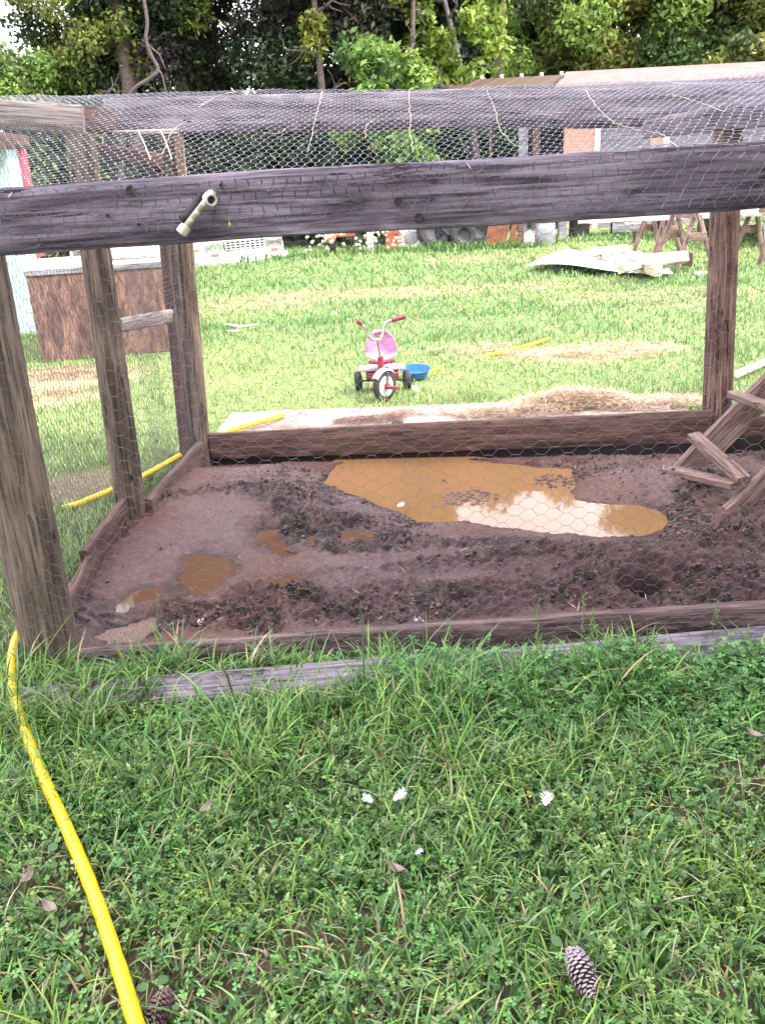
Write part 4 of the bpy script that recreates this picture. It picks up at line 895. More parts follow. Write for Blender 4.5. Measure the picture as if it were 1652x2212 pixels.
# sawhorses and the white beam laid on them
def sawhorse(px_c, Y, w, h, label):
    c = P(px_c, 500, Y); t = empty('sawhorse', Vector((c.x, Y, 0)), label, 'sawhorse', 'sawhorses under the white beam', rz=math.radians(8))
    timber('top_bar', WM[t.name] @ Vector((-.05, -.45, h)), WM[t.name] @ Vector((.0, .45, h)), UP, .09, .09, .05, W_LADDER, t)
    for sy in (-1, 1):
        for sx in (-1, 1):
            timber('leg', WM[t.name] @ Vector((sx * w / 2, sy * .42, 0)), WM[t.name] @ Vector((sx * .04, sy * .36, h)), (0, 1, 0), .05, .05, .07, W_LADDER, t)
        timber('brace', WM[t.name] @ Vector((-w * .24, sy * .43, h * .62)), WM[t.name] @ Vector((w * .24, sy * .43, h * .62)), UP, .13, .13, .025, W_LADDER, t)
sawhorse(1478, 14.6, .62, .82, 'brown sawhorse left of the right pen post')
sawhorse(1420, 16.1, .55, .86, 'farther brown sawhorse behind the lumber, at the left end of the beam')
sawhorse(1650, 14.6, .6, .84, 'brown sawhorse at the right edge of the yard')
o = board4('white_beam', P(1250, 469, 16.3), P(1250, 482, 16.3), P(1700, 446, 14.6), P(1700, 464, 14.6), .14, M_WHITE); tag(o, 'long white painted beam lying across the sawhorses', 'beam')
# corrugated sheet on the ground
a, b, c, d = G(1135, 590), G(1452, 606), G(1400, 566), G(1225, 556)
o_, ex, ey = a, b - a, d - a; n = 60; m_ = 12; V = []
for j in range(m_ + 1):
    for i in range(n + 1):
        u, v = i / n, j / m_; e0 = lerp(a, b, u); e1 = lerp(d, c, u); p = lerp(e0, e1, v)
        V.append((p.x, p.y, .10 + .022 * math.sin((v + 0) * 60) * .5 + .05 * math.sin(u * 3 + .5) * (1 - v) + .06 * v + .03 * math.sin(u * 7 + v * 3)))
i = np.arange((n + 1) * (m_ + 1)).reshape(m_ + 1, n + 1); F = np.stack([i[:-1, :-1], i[:-1, 1:], i[1:, 1:], i[1:, :-1]], -1).reshape(-1, 4)
o = link('metal_sheet', npmesh('metal_sheet', V, F, None, True), M_SHEET); o.modifiers.new('s', 'SOLIDIFY').thickness = .012; tag(o, 'bent white sheet of metal lying flat on the grass', 'metal sheet')
for k, (x0, y0, x1, y1, w, lab, mt) in enumerate(((1285, 549, 1420, 590, .17, 'thick bare plank across the metal sheet', W_BARE), (1340, 592, 1455, 566, .10, 'thin bare plank crossing behind the thick one', W_BARE), (1270, 558, 1352, 548, .12, 'short brown ended plank at the back of the pile', W_BARE), (1395, 578, 1480, 570, .16, 'dark ended short plank at the right of the pile', W_BARE))):
    a, b = G(x0, y0, .16), G(x1, y1, .16); a.z = b.z = .2 + .02 * k
    o = timber('bare_plank', a, b, (0, .5, 1), w, w, .12, mt); tag(o, lab, 'plank', 'planks on the metal sheet')
c = G(1474, 578); o = MB().box((0, 0, .13), (.24, .2, .22)).build('wood_block', W_MUDDY, M=Matrix.Translation(c), bev=.01); tag(o, 'dark wooden block at the right end of the plank pile', 'block')
litter(1515, 592, 'white bag beside the sawhorse foot', 'bag', 'plastic_bag', .14)
# white object far right
c = P(1700, 490, 18); t = empty('boat_trailer', Vector((c.x, 18, 0)), 'white hulled trailer at the right edge of the yard', 'trailer')
MB().box((0, 1, .8), (2.4, 4.2, .6), taper=1.1).build('hull', M_WHITE, t, bev=.12)
for sx in (-1, 1): MB().lathe([(.1, -.07), (.26, -.07), (.28, 0), (.26, .07), (.1, .07)], (sx * 1.1, 1.5, .28), (1, 0, 0), 20, True).build('wheel', M_RUBBER, t)
MB().box((0, .8, .44), (.1, 4.6, .1)).build('tongue', M_GREYM, t)
mb = MB().tube([(-.9,-1.2,.05),(-.9,-1.0,.5)], .04, 8); mb.build('jack', M_GREYM, t)

# ================================================================ LONG SHED
YS = 26.0
L0, L1, L2 = P(690, 300, YS), P(1205, 300, YS), P(1980, 300, YS)
zr0 = P(1210, 188, YS).z; zr1 = P(1225, 160, YS).z
t = empty('long_shed', Vector((L1.x, YS, 0)), 'long grey barn with pink shingle roof and open lean-to behind the pen', 'shed')
I4 = Matrix.Identity(4)
zt = P(1250, 246, YS).z
def wallpiece(x0, x1, mat=M_SIDING, y=YS, name='wall', z0=0, z1=None, th=.12):
    a, b = P(x0, 300, y).x, P(x1, 300, y).x; z1 = z1 or zt; return MB().box(((a + b) / 2, y + th / 2, (z0 + z1) / 2), (b - a, th, z1 - z0)).build(name, mat, t, I4)
pink = simple('pink_barn_board', (.62, .34, .26), .8, scale=9); whitef = simple('white_frame_paint', (.8, .8, .78), .6)  # pink is the panels' own colour
for (x0, x1) in ((1296, 1404), (1448, 1990)): wallpiece(x0, x1)
wallpiece(1218, 1284, pink, name='panel'); wallpiece(1284, 1296, whitef, YS - .05, 'frame'); wallpiece(1404, 1432, pink, name='panel'); wallpiece(1432, 1446, whitef, YS - .05, 'frame')
wallpiece(1150, 1166, W_STUD, YS - .1, 'post'); wallpiece(1120, 1140, W_GREY, YS, 'post'); wallpiece(1056, 1062, W_STUD, YS, 'post'); wallpiece(930, 938, W_STUD, YS, 'post')
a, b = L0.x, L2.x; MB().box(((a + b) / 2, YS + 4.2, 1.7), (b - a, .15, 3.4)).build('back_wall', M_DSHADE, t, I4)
MB().box((L2.x, YS + 2.2, zt / 2), (.15, 4.2, zt)).build('end_wall', M_SIDING, t, I4)
shing, nt, bs = newmat('pink_shingles'); tc = N(nt, 'ShaderNodeTexCoord'); br = N(nt, 'ShaderNodeTexBrick'); nt.links.new(tc.outputs['UV'], br.inputs['Vector'])
mp = N(nt, 'ShaderNodeMapping'); sx_ = N(nt, 'ShaderNodeSeparateXYZ'); cx_ = N(nt, 'ShaderNodeCombineXYZ'); nt.links.new(tc.outputs['Object'], sx_.inputs[0]); nt.links.new(sx_.outputs['X'], cx_.inputs['X']); nt.links.new(sx_.outputs['Z'], cx_.inputs['Y']); nt.links.new(cx_.outputs[0], br.inputs['Vector'])
for k_, v_ in (('Scale', 3.2), ('Mortar Size', .012), ('Brick Width', 1.1), ('Row Height', .30)): br.inputs[k_].default_value = v_
br.inputs['Color1'].default_value = (.27, .165, .155, 1); br.inputs['Color2'].default_value = (.22, .13, .12, 1); br.inputs['Mortar'].default_value = (.17, .10, .095, 1)
nt.links.new(br.outputs['Color'], bs.inputs['Base Color']); bs.inputs['Roughness'].default_value = .9
eL, eR = P(1196, 196, YS - .6), P(2000, 176, YS - .6); rL, rR = P(1222, 158, YS + 1.9), P(2000, 105, YS + 1.9)
eL.z = eR.z = (eL.z + P(1600,178,YS-.6).z) / 2; rL.z = rR.z = (P(1222, 163, YS + 1.9).z + P(1652, 141, YS + 1.9).z) / 2
mb = MB(); mb.add([eL, eR, rR, rL, rL + Vector((0, 2.8, -.5)), rR + Vector((0, 2.8, -.5))], [(0, 1, 2, 3), (3, 2, 5, 4)]); o = mb.build('roof', shing, t, I4, smooth=0); o.modifiers.new('s', 'SOLIDIFY').thickness = -.1
MB().box(((eL.x + eR.x) / 2, YS - .55, eL.z - .13), (eR.x - eL.x, .05, .16)).build('fascia', W_GREY, t, I4)
# lean-to awning with rafters
aL, aR = P(640, 214, YS - .2), P(1190, 192, YS - .2); bL, bR = P(660, 196, YS + .9), P(1218, 166, YS + .9)
aL.z = aR.z = (aL.z + aR.z) / 2; bL.z = bR.z = (P(1000, 178, YS + .9).z + bR.z) / 2
mb = MB(); mb.add([aL, aR, bR, bL], [(0, 1, 2, 3)]); o = mb.build('awning', M_BROWNP, t, I4, smooth=0); o.modifiers.new('s', 'SOLIDIFY').thickness = -.06
for k in range(13):
    u = (k + .4) / 13; p, q = lerp(aL, aR, u), lerp(bL, bR, min(1, u + .035)); mb = MB(); mb.tube([p + Vector((0, -.03, .05)), q + Vector((0, 0, .06))], .035, 6); mb.build('rafter', W_STUD, t, I4)
    MB().box(q + Vector((.0, 0, .08)), (.09, .1, .12)).build('rafter_end', whitef, t, I4)
MB().box(((aL.x + aR.x) / 2, YS - .1, aL.z - .12), (aR.x - aL.x, .1, .22)).build('header', W_MUDDY, t, I4)

# ================================================================ TREES
def tree_leaves(cl, rad, n, size, cols, hang=.0, flat=.8, seed=1, asp=.55):
    """cl (k,3) clump centres, rad (k,) ; leaf quads scattered round each clump; one tone per clump jittered by leaf"""
    rg = np.random.default_rng(seed); k = len(cl); w = rad ** 2 / (rad ** 2).sum(); idx = rg.choice(k, n, p=w)
    d = rg.normal(0, 1, (n, 3)); d /= np.linalg.norm(d, axis=1, keepdims=True); rr = rg.random(n) ** .45
    P_ = cl[idx] + d * rr[:, None] * rad[idx][:, None] * np.array([1, 1, flat]); P_[:, 2] -= hang * rg.random(n) ** 2 * rad[idx]
    s = size * rg.uniform(.55, 1.35, n)
    nrm = rg.normal(0, 1, (n, 3)) + d * .7 + np.array([0, 0, .7]); nrm /= np.linalg.norm(nrm, axis=1, keepdims=True)
    a = np.cross(nrm, rg.normal(0, 1, (n, 3))); a /= np.linalg.norm(a, axis=1, keepdims=True); b = np.cross(nrm, a)
    a = a * s[:, None]; b = b * (s * asp)[:, None]; bend = nrm * (s * .18)[:, None]
    V = np.stack([P_ - a - bend, P_ + b * .9 - a * .1, P_ + a - bend, P_ - b * .9 + a * .1], 1).reshape(-1, 3)
    F = np.arange(4 * n).reshape(n, 4)
    cols = np.array(cols); ci = rg.integers(0, len(cols), k)[idx]; fl = rg.random(n) < .25; ci = np.where(fl, rg.integers(0, len(cols), n), ci)
    c = cols[ci] * rg.uniform(.7, 1.3, (n, 1)); return V, F, np.repeat(c, 4, 0)
BARK = wood('bark', (.17, .13, .12), (.07, .055, .055), knots=False, rough=.95)
BARKP = wood('pale_bark', (.36, .30, .33), (.20, .16, .18), knots=False, rough=.95)
def limb(mb, p, d, L, r, depth, tips, rg, droop=0.0):
    pts = [Vector(p)]; rs = [r]; d = Vector(d).normalized(); k = 6
    for i in range(k):
        d = (d + Vector(rg.normal(0, .16, 3)) + Vector((0, 0, .05 - droop))).normalized(); pts.append(pts[-1] + d * L / k); rs.append(r * (1 - .65 * (i + 1) / k))
        if depth and i >= 1:
            q = d.cross(Vector(rg.normal(0, 1, 3))).normalized(); limb(mb, pts[-1], d * .5 + q, L * .55, rs[-1] * .6, depth - 1, tips, rg, droop)
    mb.tube(pts, rs, 7 if depth else 5); tips.append(pts[-1]); tips.append(pts[len(pts) // 2])
def tree(name, label, x, y, h, rx, ry, z0, cols, nleaf, size, nclump=60, trunk_r=.2, seed=1, group=None, bark=None, lean=(0, 0), hollow=.45, crad=(.5, 1.1), hang=.4, flat=.85, limbs=9, asp=.55):
    rg = np.random.default_rng(seed); t = empty(name, Vector((x, y, 0)), label, 'tree' if 'tree' in name or 'pine' in name else 'shrub', group)
    mb = MB(); pts = []; rs = []
    for i in range(9):
        u = i / 8; pts.append(Vector((x + lean[0] * u + math.sin(u * 5 + seed) * .12, y + lean[1] * u, u * h * .9 - .1))); rs.append(trunk_r * (1 - .8 * u) + (.25 * trunk_r if i == 0 else 0))
    mb.tube(pts, rs, 10); tips = []; bm_ = mb
    for k in range(limbs):
        u = .15 + .75 * k / limbs; zz = u * h * .9; c = lerp(pts[int(u * 8)], pts[min(8, int(u * 8) + 1)], (u * 8) % 1); a = k * 2.4 + seed
        limb(bm_, c, (math.cos(a), math.sin(a), .45), min(rx, ry) * .9, rs[int(u * 8)] * .5 + .01, 1, tips, rg, .02)
    mb.build('trunk', bark or BARK, t, I4)
    d = rg.normal(0, 1, (nclump, 3)); d /= np.linalg.norm(d, axis=1, keepdims=True); rr = hollow + (1 - hollow) * rg.random(nclump) ** .6
    zc, zr = (h + z0) / 2, (h - z0) / 2; cl = np.stack([x + lean[0] * .5 + d[:, 0] * rr * rx, y + lean[1] * .5 + d[:, 1] * rr * ry, zc + d[:, 2] * rr * zr], -1)
    rad = rg.uniform(*crad, nclump); V, F, c = tree_leaves(cl, rad, nleaf, size, cols, hang, flat, seed, asp)
    link('crown', npmesh('crown', V, F, c), LEAF, t, I4); return t
def tx(px, Y): return P(px, 190, Y).x
DK = [(.030, .050, .022), (.040, .068, .030), (.024, .036, .024), (.045, .046, .032)]
OLV = [(.20, .24, .06), (.13, .19, .06), (.30, .31, .08), (.07, .10, .04)]
GRN = [(.17, .29, .06), (.13, .23, .05), (.24, .36, .08), (.07, .13, .04)]
YEL = [(.30, .32, .05), (.22, .26, .045), (.36, .34, .06)]
BLU = [(.06, .11, .065), (.09, .14, .09), (.045, .08, .05)]
g = 'trees behind the yard'
tree('evergreen_tree', 'big dark evergreen tree with a hollow shadowy crown left of centre', tx(600, 27), 27.5, 15, 4.6, 3.5, .6, DK + DK + [(.05, .07, .025), (.035, .025, .03)], 105000, .085, 170, .35, 3, g, crad=(.6, 1.2))
tree('evergreen_tree', 'dark evergreen tree standing right of the biggest dark crown', tx(845, 29), 29.5, 13, 2.0, 2.0, .8, DK + BLU + [(.05, .08, .02)], 42000, .09, 60, .28, 5, g)
tree('evergreen_tree', 'dark tree between the broad trunk and the hollow dark crown', tx(400, 26), 26.2, 14, 1.7, 1.7, 4.6, DK + OLV[:1] + [(.05, .07, .03)], 30000, .085, 44, .24, 9, g, crad=(.5, .9))
tree('broadleaf_tree', 'olive green tree at the left edge with bright sky showing through', tx(205, 26), 26, 12.2, 1.8, 1.7, 3.0, OLV + OLV + YEL[:1] + DK, 40000, .075, 75, .17, 6, g, crad=(.35, .8))
tree('broadleaf_tree', 'yellowish tree cut by the left edge of the picture', tx(-5, 24), 25, 5.3, 1.8, 1.6, 2.0, OLV + GRN, 24000, .075, 45, .15, 16, g, crad=(.35, .75))
tree('broadleaf_tree', 'tree with a broad dark trunk in front of the sky gap at upper left', tx(262, 25), 25.4, 12, 1.1, 1.1, 5.2, OLV + DK, 12000, .075, 34, .30, 12, g, bark=BARK, crad=(.3, .7))
tree('leafy_tree', 'tree with drooping yellow green sprays against the dark crowns', tx(700, 24), 24.6, 13, 1.3, 1.0, 5.0, YEL + OLV, 11000, .095, 34, .12, 21, g, crad=(.25, .55), hang=1.6)
tree('leafy_tree', 'tree with yellow sprays hanging at the right of the dark crown', tx(895, 25), 25.2, 13, .9, .9, 4.3, YEL + GRN, 9000, .09, 30, .1, 23, g, crad=(.25, .5), hang=1.6)
tree('slender_tree', 'slender violet barked tree with a few bright green leaves above the awning', tx(1062, 26), 27.2, 9.3, 1.5, 1.0, 3.2, [(.28, .38, .07), (.20, .30, .06)], 3600, .13, 44, .15, 31, g, bark=BARKP, lean=(-1.5, 0), crad=(.2, .5), hang=1.2, limbs=7)
tree('broadleaf_tree', 'large rounded bright green tree behind the shingle roof', tx(1330, 34), 35, 11.2, 4.3, 3.3, 2.0, GRN + GRN + OLV, 62000, .115, 110, .32, 41, g, crad=(.6, 1.2))
tree('broadleaf_tree', 'light green tree at the right edge above the shingle roof', tx(1580, 33), 34, 16.5, 3.3, 3.0, 3.0, GRN + OLV, 44000, .11, 90, .28, 43, g, crad=(.5, 1.1))
tree('broadleaf_tree', 'grey green tree far right with bare twigs below its crown', tx(1740, 31), 32, 16, 2.6, 2.6, 4.8, OLV + BLU, 26000, .11, 70, .22, 47, g, bark=BARKP)
for k, (px, Y, hh_, rx, lab) in enumerate(((960, 40, 10.5, 2.6, 'hazy green tree in the gap left of the slender trunk'), (1105, 44, 11.5, 2.4, 'bluish tree right of the slender trunk'), (1190, 41, 10.5, 2.2, 'dim bluish tree left of the big rounded green tree'), (1460, 46, 18, 3, 'dark green tree in the gap between the two bright trees'), (240, 45, 4.6, 2.6, 'faint far tree low behind the left trunks'), (760, 42, 17, 4, 'far dark tree closing the gap behind the evergreens'))):
    tree('woodland_tree', lab, tx(px, Y), Y, hh_, rx, rx, 1.0, BLU + DK + OLV[:1], 11000, .2, 60, .2, 60 + k, g, crad=(.5, 1.0))
for k, (px, Y, hh_, r_, lab) in enumerate(((1128, 36, 11, .22, 'straight dark pine trunk left of two by the sky gap'), (1172, 37, 11, .2, 'straight dark pine trunk nearer the rounded tree'), (1085, 33, 10.5, .15, 'thin reddish pine trunk behind the slender tree'))):
    tree('pine_tree', lab, tx(px, Y), Y, hh_, 1.4, 1.4, 8.8, BLU, 3000, .16, 26, r_, 70 + k, 'pine trunks', limbs=5)
for k, (px, Y, hh_, rx, cols, lab) in enumerate(((820, 23.6, 5.0, 1.3, GRN + YEL[:1], 'bright green shrub left of the awning'), (930, 25, 4.4, 1.2, GRN + DK, 'low green shrub behind the awning end'), (1010, 28.6, 4.8, 1.4, GRN + BLU, 'green shrub at the foot of the slender tree'),
      (1600, 29.5, 5.5, 1.2, OLV, 'twiggy shrub just behind the roof ridge at right'), (120, 24.6, 3.8, 1.5, DK + OLV, 'dark shrub behind the turquoise shed'), (470, 24.5, 3.6, 2.2, DK, 'dark shrub behind the white pickup'), (700, 24.8, 3.2, 1.8, DK + BLU, 'dark shrub behind the tiller'))):
    tree('shrub', lab, tx(px, Y), Y, hh_, rx, rx * .8, .1, cols, 9000, .10, 40, .05, 80 + k, 'shrubs behind the yard', crad=(.3, .6), limbs=4)
# crooked bare branch in front of the dark crown
mb = MB(); YB = 22.6
bp = catmull([P(262, 232, YB), P(290, 192, YB), P(325, 168, YB), P(342, 150, YB), P(328, 120, YB), P(316, 85, YB), P(318, 40, YB), P(300, -60, YB)], 6)
mb.tube(bp, [.04] * len(bp), 8); mb.tube([bp[18], P(350, 160, YB), P(362, 210, YB)], [.03, .02, .015], 6); mb.tube([P(318, 95, YB), P(345, 118, YB), P(358, 150, YB)], [.03, .02, .01], 6)
base = P(262, 232, YB); mb.tube([base, Vector((base.x - .3, YB, 1.5)), Vector((base.x - .4, YB, 0))], [.055, .07, .09], 8)
mb.tube([bp[-1], P(290, -300, YB)], [.04, .02], 6)
o = mb.build('bare_vine_stem', wood('vine_bark', (.13, .10, .11), (.06, .045, .05), knots=False)); tag(o, 'crooked grey bare stem curling in front of the dark tree', 'vine')
# shade trees on the camera's side of the yard (outside the picture)
def shade(x, y, z, r, seed, n, lab):
    tree('shade_tree', lab, x, y, z + r * .7, r, r, z - r * .45, GRN + DK, n, .16, 90, .3, seed, 'shade trees behind the photographer', crad=(.6, 1.3), limbs=8)
for k, (gx, gy, r_, z) in enumerate(((-1.0, 2.0, 2.6, 8.5), (2.4, 2.2, 2.6, 9.0), (-3.4, 3.2, 2.2, 8.0), (1.0, -.6, 2.8, 8.5), (-2.5, -.8, 2.6, 8.5), (4.9, 3.0, 2.0, 8.5))):
    off = SUNDIR * (z / SUNDIR.z)
    shade(gx + off.x, gy + off.y, z, r_, 100 + k, 7500, 'tall leafy tree behind the photographer, number unseen in the photo')
cl = []; rad = []  # unseen foliage ring added behind the camera to cut low sky light
for k in range(330):
    a = rng.uniform(math.radians(62), math.radians(298)); d = rng.uniform(17, 22); cl.append((math.sin(a) * d, math.cos(a) * d - 2, rng.uniform(0, 9.5))); rad.append(rng.uniform(1.0, 1.9))
V, F, c = tree_leaves(np.array(cl), np.array(rad), 42000, .30, GRN + DK + OLV, .3, .9, 6)
o = link('woodland', npmesh('woodland', V, F, c), LEAF); tag(o, 'unseen belt of leaves added behind the photographer to block low sky', 'woodland', None, 'stuff')
# far woodland mass
cl = []; rad = []
for k in range(420):
    a = rng.uniform(-.75, .75); d = rng.uniform(50, 62); cl.append((math.sin(a) * d, math.cos(a) * d, rng.uniform(0, (10 + 4 * math.sin(a * 23)) if a > -.30 else 2.5))); rad.append(rng.uniform(1.0, 2.2))
V, F, c = tree_leaves(np.array(cl), np.array(rad), 60000, .36, BLU + DK + OLV, .3, .9, 5)
o = link('woodland', npmesh('woodland', V, F, c), LEAF); tag(o, 'far wood closing the view behind the yard', 'woodland', None, 'stuff')

# ================================================================ GRASS AND WEEDS
def blades(P0, L, W, phi, th0, dth, cols, n=4):
    m = len(P0); u = np.stack([np.cos(phi), np.sin(phi), 0 * phi], -1); side = np.stack([-np.sin(phi), np.cos(phi), 0 * phi], -1)
    p = P0.copy(); Vs = []; 
    for k in range(n + 1):
        t = k / n; w = (W * (1 - t ** 2.2) * .5 + .0002)[:, None]
        Vs += [p - side * w, p + side * w]; th = th0 + dth * t
        p = p + (u * np.sin(th)[:, None] + np.array([0, 0, 1]) * np.cos(th)[:, None]) * (L / n)[:, None]
        p[:, 2] = np.maximum(p[:, 2], P0[:, 2] + .003)
    V = np.stack(Vs, 1).reshape(-1, 3); b = (np.arange(m) * 2 * (n + 1))[:, None]
    F = np.concatenate([b + np.array([[2 * k, 2 * k + 1, 2 * k + 3, 2 * k + 2]]) for k in range(n)], 0)
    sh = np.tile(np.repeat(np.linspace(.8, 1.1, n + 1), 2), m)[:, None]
    return V, F, np.repeat(cols, 2 * (n + 1), 0) * sh
def merge(parts):
    V, F, c = [], [], []; o = 0
    for v, f, q in parts: V.append(v); F.append(f + o); c.append(q); o += len(v)
    return np.concatenate(V), F, np.concatenate(c)
def pick(cols, n, rg, j=.25): 
    cols = np.array(cols); return cols[rg.integers(0, len(cols), n)] * rg.uniform(1 - j, 1 + j, (n, 1))
def plankzone(x, y):      # distance from the half buried plank's visible stretches
    g0, g1 = G(-60, 1528, .03), G(1760, 1378, .03); t = (x - g0.x) / (g1.x - g0.x); yc = g0.y + (g1.y - g0.y) * t
    return np.abs(y - yc)
rg = np.random.default_rng(5)
GC = [(.12, .27, .05), (.05, .13, .03), (.22, .42, .09), (.035, .09, .022), (.24, .38, .17), (.15, .29, .08), (.30, .44, .10), (.07, .17, .04)]
def near_field():
    n = 88000; x = rg.uniform(-2.1, 2.0, n); y = rg.uniform(.85, 2.7, n)
    dm = dirtmask(x, y); cl = fbm(x * 5, y * 5, 3, 101); pz = plankzone(x, y); pxx, _ = px_of(x, y, 0 * x)
    vis = ((pxx > 390) & (pxx < 770)) | (pxx > 1560)
    lush = sstep(1.7, 2.35, y)
    keep = (rg.random(n) > dm * .85) & (rg.random(n) < .35 + 1.1 * sstep(.3, .6, cl)) & (y < yf(x) - .03) & ~((pxx > 860) & (y > yf(x) - .13) & (rg.random(n) < .88)) & ~((pz < .075) & vis & (rg.random(n) < .93)) & ~((np.abs(pz) < .05) & (rg.random(n) < .15))
    x, y, cl, lush = x[keep], y[keep], cl[keep], lush[keep]; n = len(x)
    pz = plankzone(x, y); short = 1 - .55 * vis[keep] * (1 - sstep(.08, .2, pz)) * (y < 2.45)
    L = rg.gamma(5, .2, n) * (.042 + .06 * lush * sstep(.35, .6, cl) + .02 * cl) * short
    P0 = np.stack([x, y, 0 * x], -1); W = rg.uniform(.0025, .0075, n) * (1 + .25 * lush)
    tuft = fbm(x * 9, y * 9, 2, 7) * 12; phi = tuft + rg.normal(0, 1.3, n)
    c = pick(GC, n, rg); c = lerp(c, c * np.array([1.2, 1.05, .8]), sstep(.4, .7, fbm(x * 2.5, y * 2.5, 3, 66))[:, None])
    dry = rg.random(n) < .05 + .25 * dirtmask(x, y); c[dry] = pick([(.42, .33, .19), (.30, .22, .12), (.5, .45, .30)], dry.sum(), rg)
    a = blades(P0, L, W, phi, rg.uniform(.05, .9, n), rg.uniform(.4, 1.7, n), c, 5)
    # a few broad, long, arching blades in tufts
    k = 640; tx_ = rg.uniform(-1.9, 1.9, k); ty = rg.uniform(.9, 2.62, k); w = rg.random(k) < .3 + .7 * sstep(1.9, 2.3, ty); tx_, ty = tx_[w], ty[w]
    m = 9; x = np.repeat(tx_, m) + rg.normal(0, .018, len(tx_) * m); y = np.repeat(ty, m) + rg.normal(0, .014, len(tx_) * m)
    qx, _ = px_of(x, y, 0 * x); q = (y < yf(x) - .03) & ~((plankzone(x, y) < .07) & (qx > 390) & (qx < 770) & (rg.random(len(x)) < .8)); x, y = x[q], y[q]; n = len(x)
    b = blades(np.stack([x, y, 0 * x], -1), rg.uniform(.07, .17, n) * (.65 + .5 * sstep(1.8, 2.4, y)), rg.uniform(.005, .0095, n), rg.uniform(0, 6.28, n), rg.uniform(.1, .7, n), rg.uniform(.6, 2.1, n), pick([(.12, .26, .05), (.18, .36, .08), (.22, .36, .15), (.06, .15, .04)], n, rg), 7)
    return a, b
a, b = near_field(); V, F, c = merge([a, b])
o = link('grass', npmesh('grass', V, F, c, True), GRASSM); tag(o, 'green grass blades in front of the pen', 'grass', None, 'stuff')
def clover(x, y, z, s, cols, name, label):
    """three leaflets on a stalk"""
    n = len(x); Vs = []; a0 = rg.uniform(0, 6.28, n); tilt = rg.normal(0, .28, (n, 2))
    base = np.stack([x, y, z], -1); loc = [(0, 0, 0), (.62, -.52, .10), (1.12, -.42, .06), (.98, 0, -.02), (1.12, .42, .06), (.62, .52, .10)]
    for k in range(3):
        a = a0 + k * 2.094
        for (u, v, w) in loc:
            X = s * (u * np.cos(a) - v * np.sin(a)); Y = s * (u * np.sin(a) + v * np.cos(a)); Z = s * w + X * tilt[:, 0] + Y * tilt[:, 1]
            Vs.append(base + np.stack([X, Y, Z], -1))
    V = np.stack(Vs, 1).reshape(-1, 3); b = (np.arange(n) * 18)[:, None]
    F = np.concatenate([b + np.array([[6 * k + q for q in f]]) for k in range(3) for f in ((0, 1, 2, 3), (0, 3, 4, 5))], 0)
    cc = np.repeat(cols, 18, 0)
    m = rg.random(n) < .6; st = blades(np.stack([x, y, 0 * z], -1)[m], z[m] * 1.02, np.full(m.sum(), .0012), a0[m], np.full(m.sum(), .06), np.full(m.sum(), .05), cols[m] * .9, 2)
    V, F, cc = merge([(V, F, cc), st]); o = link(name, npmesh(name, V, F, cc, False), GRASSM); tag(o, label, 'clover', None, 'stuff')
n = 34000; x = rg.uniform(-2, 2, n); y = rg.uniform(.9, 2.66, n); pxx, pyy = px_of(x, y, 0 * x)
dens = .10 + .95 * sstep(700, 950, pxx) * sstep(1640, 1560, pyy) + .35 * sstep(.5, .65, fbm(x * 3, y * 3, 3, 55)) + .5 * sstep(.55, .7, fbm(x * 2, y * 2, 3, 58)) * sstep(1500, 1800, pyy)
pz = plankzone(x, y); vis = ((pxx > 390) & (pxx < 770)) | (pxx > 1580)
k_ = (rg.random(n) < dens) & (y < yf(x) - .04) & ~((pxx > 820) & (y > yf(x) - .17 + .05 * fbm(x * 6, y * 0, 2, 4)) & (rg.random(n) < .9)) & (rg.random(n) > dirtmask(x, y) * .8) & ~((pz < .08) & vis & (rg.random(n) < .96)); x, y = x[k_], y[k_]; pxx, pyy = pxx[k_], pyy[k_]; n = len(x)
hb = sstep(1640, 1500, pyy) * sstep(650, 950, pxx) * (.5 + .8 * fbm(x * 4, y * 4, 2, 51))
z = rg.uniform(.018, .045, n) + hb * rg.uniform(.02, .09, n)
clover(x, y, z, (rg.uniform(.0055, .0095, n) * (1 + .35 * hb)), pick([(.06, .19, .045), (.11, .29, .07), (.035, .11, .03), (.17, .38, .11)], n, rg, .2), 'clover', 'clover patch growing against the front of the pen')
# feathery small weeds: sprigs of tiny leaves
def sprigs(x, y, h, cols, nl, s, name, label):
    n = len(x); a = rg.uniform(0, 6.28, n); ln = rg.uniform(.1, .9, n); t = rg.random((n, nl)); t.sort(1)
    rad = t * h[:, None] * np.sin(ln)[:, None]; z = t * h[:, None] * np.cos(ln)[:, None] + .004
    cx = x[:, None] + np.cos(a)[:, None] * rad; cy = y[:, None] + np.sin(a)[:, None] * rad
    la = rg.uniform(0, 6.28, (n, nl)); sz = s * rg.uniform(.6, 1.4, (n, nl))
    d = np.stack([np.cos(la), np.sin(la), rg.uniform(-.2, .7, (n, nl))], -1) * sz[..., None]; sd = np.stack([-np.sin(la), np.cos(la), rg.uniform(-.4, .4, (n, nl))], -1) * sz[..., None] * .33
    c0 = np.stack([cx, cy, z], -1); V = np.stack([c0, c0 + d * .5 - sd, c0 + d, c0 + d * .5 + sd], 2).reshape(-1, 3); F = np.arange(len(V)).reshape(-1, 4)
    o = link(name, npmesh(name, V, F, np.repeat(cols, nl * 4, 0) * rg.uniform(.8, 1.2, (len(V), 1))), GRASSM); tag(o, label, 'weeds', None, 'stuff')
n = 11000; x = rg.uniform(-2, 2, n); y = rg.uniform(.9, 2.6, n); k_ = (rg.random(n) < .3 + 1.0 * sstep(.42, .6, fbm(x * 3.2, y * 3.2, 3, 88))) & (plankzone(x, y) > .09) & (y < yf(x) - .05) & (rg.random(n) > dirtmask(x, y) * .7); x, y = x[k_], y[k_]; n = len(x)
